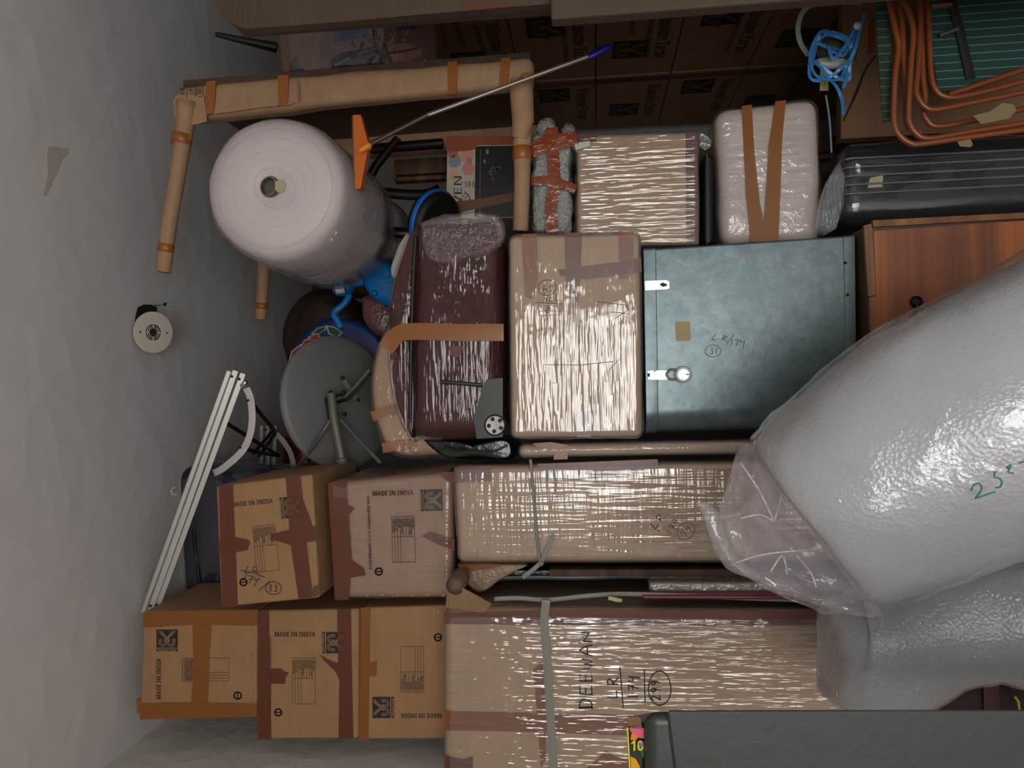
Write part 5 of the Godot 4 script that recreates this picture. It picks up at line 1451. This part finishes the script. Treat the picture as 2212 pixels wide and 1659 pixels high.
# ---------------------------------------------------------------- ceiling things, racks, dish
func small_things() -> void:
	# ceiling rose hanging from its hole
	var white := mat("ivory_plastic", Color(0.72, 0.7, 0.66), 0.45)
	var c := P(332, 718, 2.3)
	var ax := Vector3(0.08, 0.87, -0.48).normalized()
	var t := thing("ceiling_vent_cover", "round ivory ceiling cover with a slotted centre, hanging skewed from its hole", "ceiling cover", c)
	var n := ax.cross(Vector3.RIGHT).normalized()
	var b := ax.cross(n)
	var r := 0.064
	var ringf := func(r0: float, r1: float, z0: float, z1: float) -> Shape:
		return lathe(c, ax, [z0 + 0.001, r0, z0, r0 + 0.001, z0, r1 - 0.001, z0 + 0.002, r1, z1, r1, z1, r0, z0 + 0.001, r0], 48, null, false)
	put(ringf.call(r * 0.385, r, 0.0, 0.007), "disc", white, t)
	put(ringf.call(r * 0.285, r * 0.325, 0.0, 0.004), "slot_ring", white, t)
	put(ringf.call(r * 0.2, r * 0.235, 0.0, 0.004), "slot_ring", white, t)
	for k in 4:
		var a := TAU * k / 4.0
		var dir := n * cos(a) + b * sin(a)
		put(tube([c + dir * r * 0.2 + ax * 0.002, c + dir * r * 0.4 + ax * 0.002], 0.0018, 6), "slot_spoke", white, t)
	put(lathe(c, ax, [0.006, r * 0.39, 0.009, r * 0.39], 24), "backing", mat("brown_shadow_board", Color(0.13, 0.1, 0.07), 0.9), t)
	for sgn in [-1, 1]:
		put(lathe(c + n * r * 0.68 * sgn, ax, [-0.001, 0.001, -0.0008, 0.003, 0.001, 0.003], 10), "screw", mat("dark_screw", Color(0.16, 0.14, 0.13), 0.5), t)
	put(tube([c + ax * 0.008, c + ax * 0.05 + Vector3(0.02, 0.03, 0), Vector3(c.x + 0.04, 2.9, c.z + 0.0)], 0.003, 6), "wire", mat("black_wire", Color(0.03, 0.03, 0.03), 0.5), t)
	# the broken hole in the plaster
	var hole_s := Shape.new()
	var on_ceiling := func(x: float, y: float) -> Vector3:
		var w := turn * Vector3((x - 1106.0) / FPX, -(y - 829.5) / FPX, -1.0)
		return eye + w * (1.397 / w.y)
	var pts := []
	for q in [[291, 694], [294, 676], [298, 664], [310, 658], [326, 658], [338, 664], [336, 690], [320, 704], [300, 712]]:
		pts.append(on_ceiling.call(q[0], q[1]))
	slab(pts, Vector3(0, -0.002, 0), hole_s)
	var hole := struct(hole_s, "trim_1", mat("broken_plaster", Color(0.07, 0.055, 0.045), 0.95))
	hole.set_meta("label", "dark broken hole in the ceiling plaster behind the hanging cover")
	put(tube([on_ceiling.call(334, 660), on_ceiling.call(350, 659)], 0.0012, 5), "crack", mat("plaster_crack", Color(0.25, 0.22, 0.2), 0.9), hole)
	put(slab([on_ceiling.call(352, 660), on_ceiling.call(354, 654), on_ceiling.call(358, 654), on_ceiling.call(356, 661)], Vector3(0, -0.003, 0)), "crack", mats["broken_plaster"], hole, false)
	# tape stain on the ceiling
	var stain := []
	for q in [[104, 318], [122, 316], [148, 322], [146, 334], [134, 340], [128, 362], [112, 396], [98, 424], [94, 420], [104, 376], [102, 340]]:
		stain.append(on_ceiling.call(q[0], q[1]) + Vector3(0, 0.002, 0))
	var st := put(slab(stain, Vector3(0, -0.001, 0)), "stain", mat("old_stain", Color(0.7, 0.67, 0.645), 0.9), hole, false)
	st.set_meta("label", "faint brown smear on the ceiling")
	# aluminium clothes rack
	var alu := mat("aluminium_rail", Color(0.72, 0.71, 0.7), 0.38, {"metal": 0.35})
	var rod := mat("brown_rod", Color(0.16, 0.1, 0.085), 0.4)
	t = thing("clothes_rack", "folded white aluminium clothes rack slanting up to the ceiling behind the navy suitcase", "clothes rack", P(335, 1318, 2.22))
	for q in [[494, 801, 308, 1322, 2.27, 0.009], [508, 800, 323, 1320, 2.25, 0.012], [524, 806, 336, 1318, 2.26, 0.012]]:
		var hh := [P(q[0], q[1], q[4]), P(q[2], q[3], q[4])]
		var bar := put(tube(hh, q[5], 4, null, true, 0.7, Vector3(0.35, 0.2, 1)), "rail", alu, t, false)
		if q[5] > 0.01:
			put(tube([hh[0].lerp(hh[1], 0.02), hh[0].lerp(hh[1], 0.98)], q[5] * 0.62, 8), "channel", mat("rail_channel", Color(0.8, 0.79, 0.78), 0.3, {"metal": 0.4}), bar)
			for e in [0.025, 0.975]:
				put(lathe(hh[0].lerp(hh[1], e) + Vector3(0, 0, 0.0085), Vector3(0, 0, -1), [-0.001, 0.001, -0.0006, 0.0042, 0.002, 0.0042], 12), "screw_hole", mats["dark_slot"], bar)
	var arm := put(band(smooth_path(P3([532, 838, 2.27, 541, 860, 2.28, 545, 900, 2.29, 540, 940, 2.3, 522, 976, 2.31, 484, 1010, 2.32, 462, 1022, 2.33]), 5), 0.021, 0.003), "curved_arm", mat("white_enamel", Color(0.76, 0.73, 0.74), 0.4), t)
	for q in [[535, 865, 2.27], [518, 967, 2.295]]:
		put(lathe(P(q[0], q[1], q[2]), Vector3(0, 0, -1), [-0.001, 0.001, -0.0006, 0.0035, 0.004, 0.0035], 10), "screw_hole", mats["dark_slot"], arm)
	put(lathe(P(527, 830, 2.26), Vector3(0.5, -0.5, 0), [-0.01, 0.008, 0.01, 0.008], 10), "hinge", mat("chrome_hinge", Color(0.75, 0.74, 0.72), 0.2, {"metal": 0.9}), t)
	for q in [[545, 872, 2.3, 596, 934, 2.9], [492, 916, 2.28, 602, 984, 2.86], [528, 970, 2.32, 596, 984, 2.84], [548, 978, 2.6, 590, 930, 2.9], [560, 984, 2.6, 594, 938, 2.9]]:
		put(tube([P(q[0], q[1], q[2]), P(q[3], q[4], q[5])], 0.0065, 8), "cross_rod", rod, t)
	for q in [[564, 919, 564, 1030], [577, 920, 579, 1030], [594, 920, 590, 1030]]:
		put(tube(PP([q[0], q[1], q[2], q[3]], 2.92), 0.0075, 4, null, true, 0.7), "rail", alu, t, false)
	put(lathe(P(574, 928, 2.9), Vector3(0, 0, -1), [-0.001, 0.001, -0.0006, 0.0045, 0.002, 0.0045], 10), "screw_hole", mats["dark_slot"], t)
	put(band(smooth_path(P3([596, 936, 2.9, 614, 956, 2.88, 628, 980, 2.84, 634, 1008, 2.8, 632, 1030, 2.78]), 4), 0.02, 0.003), "curved_arm", mats["white_enamel"], t)
	# red printed box
	var h := hexa([612, 941, 720, 940, 735, 1024, 610, 1026], 3.3, 0.2)
	t = thing("red_box", "red taped cardboard box between the clothes rack and the dish antenna", "box", foot(h))
	put(soft_hexa(h, 0.004), "body", mat("red_board", Color(0.66, 0.14, 0.09), 0.5, {"tex": "kraft", "scale": 2.0}), t)
	tape(t, [614, 946, 675, 944, 680, 962, 650, 968, 634, 1000, 612, 1006], 3.3, mat("brown_gloss_tape", Color(0.32, 0.14, 0.08), 0.2, {"bump": "crumple", "scale": 5.0, "depth": 0.3}), 0.003)
	tape(t, [650, 972, 676, 966, 682, 980, 676, 1000, 652, 1002], 3.3, mat("torn_white_paper", Color(0.62, 0.55, 0.5), 0.8), 0.004, "paper_label")
	tape(t, [662, 992, 674, 992, 668, 1004], 3.3, print_black(), 0.005, "printed_arrow")
	# dish antenna
	d_dish()
	# rolled bedding with blue printed cover
	t = thing("bedding_roll", "bedding roll with blue cover of red petals and green leaves behind the dish", "bedding roll", P(840, 800, 2.85))
	put(lump([[700, 728, 60, 70, 2.82], [706, 730, 96, 106, 2.86], [720, 735, 92, 104, 3.1], [730, 740, 60, 60, 3.3]], 0.01, 6.0, 36), "brown_wrap", mat("brown_film_wrap", Color(0.15, 0.095, 0.075), 0.3, {"bump": "crumple", "scale": 2.0, "depth": 0.25}), t)
	put(lump([[738, 840, 20, 26, 2.79], [736, 838, 112, 138, 2.79], [734, 836, 122, 150, 2.81], [738, 836, 124, 152, 2.86], [756, 836, 116, 142, 3.2]], 0.006, 6.0, 44), "blue_cover", mat("blue_printed_vinyl", Color(0.1, 0.2, 0.42), 0.35), t)
	var dd := 2.788
	var petal := func(q: Array, m: Material, called: String, lift: float) -> void:
		tape(t, q, dd, m, lift, called)
	var rim_m := mat("white_print_rim", Color(0.62, 0.62, 0.66), 0.5)
	var red_m := mat("red_petal", Color(0.62, 0.07, 0.09), 0.4)
	var green_m := mat("green_leaf_print", Color(0.04, 0.26, 0.1), 0.4)
	for q in [[[626, 782, 632, 760, 648, 748, 650, 760, 642, 774], red_m], [[652, 748, 658, 736, 674, 732, 664, 746, 656, 754], red_m], [[632, 808, 645, 806, 648, 818, 638, 820], red_m], [[630, 838, 640, 828, 650, 836, 648, 842], red_m], [[676, 720, 686, 710, 702, 706, 700, 714, 688, 720], green_m], [[708, 706, 722, 708, 736, 718, 728, 726, 712, 720], green_m], [[668, 728, 684, 722, 690, 728, 680, 736], red_m]]:
		var o: Array = q[0]
		var big := []
		var cx := 0.0
		var cy := 0.0
		for k in range(0, o.size(), 2):
			cx += o[k] * 2.0 / o.size()
			cy += o[k + 1] * 2.0 / o.size()
		for k in range(0, o.size(), 2):
			big.append_array([cx + (o[k] - cx) * 1.35, cy + (o[k + 1] - cy) * 1.35])
		petal.call(big, rim_m, "print_outline", 0.004)
		petal.call(o, q[1], "printed_petal", 0.006)
	# mauve bundle
	single(rumple(puffed([776, 640, 800, 632, 840, 640, 856, 690, 836, 726, 812, 724, 790, 708, 776, 676], 2.62, 0.15, 0.04, 4, 0.02), 0.004, 14.0), "mauve_bundle", mat("mauve_film_bundle", Color(0.42, 0.27, 0.28), 0.22, {"bump": "crumple", "scale": 4.0, "depth": 0.35}), "mauve pink film-wrapped bundle below the blue toy figure", "bundle")
	# small brown carton pieces behind the roll
	h = hexa([652, 570, 720, 566, 724, 622, 690, 640], 3.4, 0.15)
	stand(h)
	t = thing("small_carton", "brown taped carton in the deep shade just below the white foam roll", "carton", foot(h))
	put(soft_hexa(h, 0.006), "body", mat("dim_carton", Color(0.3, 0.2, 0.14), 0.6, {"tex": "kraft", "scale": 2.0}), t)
	tape(t, [668, 574, 682, 572, 688, 626, 676, 632], 3.4, mat("black_tape", Color(0.05, 0.04, 0.035), 0.35), 0.003)
	# hook on the ceiling
	single(tube(smooth_path(P3([380, 1052, 2.36, 374, 1055, 2.36, 370, 1062, 2.36, 374, 1068, 2.36, 384, 1068, 2.36]), 4), 0.0035, 8), "plastic_hook", mat("white_hook", Color(0.66, 0.64, 0.63), 0.4), "small white plastic hook beside the navy suitcase, near the ceiling", "hook")

func d_dish() -> void:
	var d := 2.5
	var grey := mat("dish_grey", Color(0.42, 0.425, 0.42), 0.5)
	var t := thing("dish_antenna", "grey satellite dish antenna seen from behind with its bracket, pole and two struts", "dish antenna", P(830, 950, d))
	var c := P(738, 868, d)
	var img := Vector2(1, 0).rotated(-0.2)
	var tilt_dir := turn * Vector3(img.x, -img.y, 0)                 # across the image, mostly downwards in the room
	var n := (turn * Vector3(0, 0, 1) * 0.64 + tilt_dir * 0.77).normalized()
	var r := 148.0 / FPX * d
	put(lathe(c, -n, [-0.022, 0.004, -0.0205, r * 0.35, -0.014, r * 0.7, -0.002, r * 0.95, 0.004, r, 0.016, r, 0.02, r * 0.99, 0.006, r * 0.94, -0.01, r * 0.6, -0.016, 0.004], 56), "reflector", grey, t)
	put(lathe(c, -n, [0.003, r * 0.985, 0.002, r * 1.012, 0.018, r * 1.012, 0.018, r * 0.985], 56, null, false), "rim", mat("dish_rim", Color(0.46, 0.465, 0.465), 0.5), t)
	var dd := d - 0.14
	var steel := mat("weathered_steel", Color(0.45, 0.44, 0.41), 0.5, {"metal": 0.3, "tex": "kraft", "scale": 4.0})
	var pole := put(tube(P3([716, 850, dd, 722, 905, dd - 0.01, 738, 990, dd - 0.02]), 0.0135, 14), "pole", steel, t)
	put(lathe(P(738, 990, dd - 0.02), P(741, 1004, dd - 0.02) - P(738, 990, dd - 0.02), [0.0, 0.018, 0.004, 0.02, 0.018, 0.016], 12), "pole_foot", steel, pole)
	put(tube(P3([710, 866, dd + 0.01, 745, 858, dd + 0.02]), 0.014, 8), "clamp", mat("dark_steel", Color(0.1, 0.1, 0.1), 0.5, {"metal": 0.4}), t)
	put(tube(P3([742, 860, dd + 0.02, 770, 832, dd + 0.02, 800, 798, dd + 0.02]), 0.0065, 8), "feed_arm", mat("grey_arm", Color(0.3, 0.3, 0.28), 0.5), t)
	put(tube(P3([748, 866, dd + 0.02, 774, 840, dd + 0.02, 800, 804, dd + 0.024]), 0.0045, 8), "feed_arm", mats["dark_steel"], t)
	put(band(smooth_path(P3([741, 816, dd + 0.06, 750, 834, dd + 0.05, 758, 846, dd + 0.04, 766, 856, dd + 0.03, 774, 866, dd + 0.02]), 3), 0.016, 0.004), "bracket", steel, t)
	put(band(P3([708, 858, dd + 0.004, 714, 900, dd + 0.004, 716, 906, dd]), 0.02, 0.004), "bracket", mats["dark_steel"], t)
	for q in [[740, 817], [714, 848], [773, 864], [744, 895], [715, 902], [742, 848]]:
		put(lathe(P(q[0], q[1], dd - 0.02 + 0.03), Vector3(0, 0, -1), [-0.006, 0.002, -0.004, 0.0058, 0.004, 0.0066], 10), "bolt", mat("rusty_bolt", Color(0.12, 0.085, 0.07), 0.6), t)
	var strut := mat("grey_strut", Color(0.33, 0.35, 0.36), 0.4)
	put(tube(P3([714, 908, dd, 676, 966, dd - 0.04, 642, 1010, dd + 0.14]), 0.0058, 10), "strut", strut, t)
	put(tube(P3([736, 906, dd, 786, 962, dd - 0.04, 822, 1000, dd - 0.06]), 0.0058, 10), "strut", strut, t)
	# faded pink lettering
	var f := frame(672, 832, d - 0.075, 1.15)
	ink(t, f, [[0, 0, 6, -4, 10, 2], [14, -4, 22, 4, 30, -2], [34, 4, 42, -4, 46, 4], [50, 0, 62, 4, 74, -2, 80, -12]], 4.5, mat("faded_pink_print", Color(0.42, 0.27, 0.31), 0.6), 0.002, "faded_lettering")
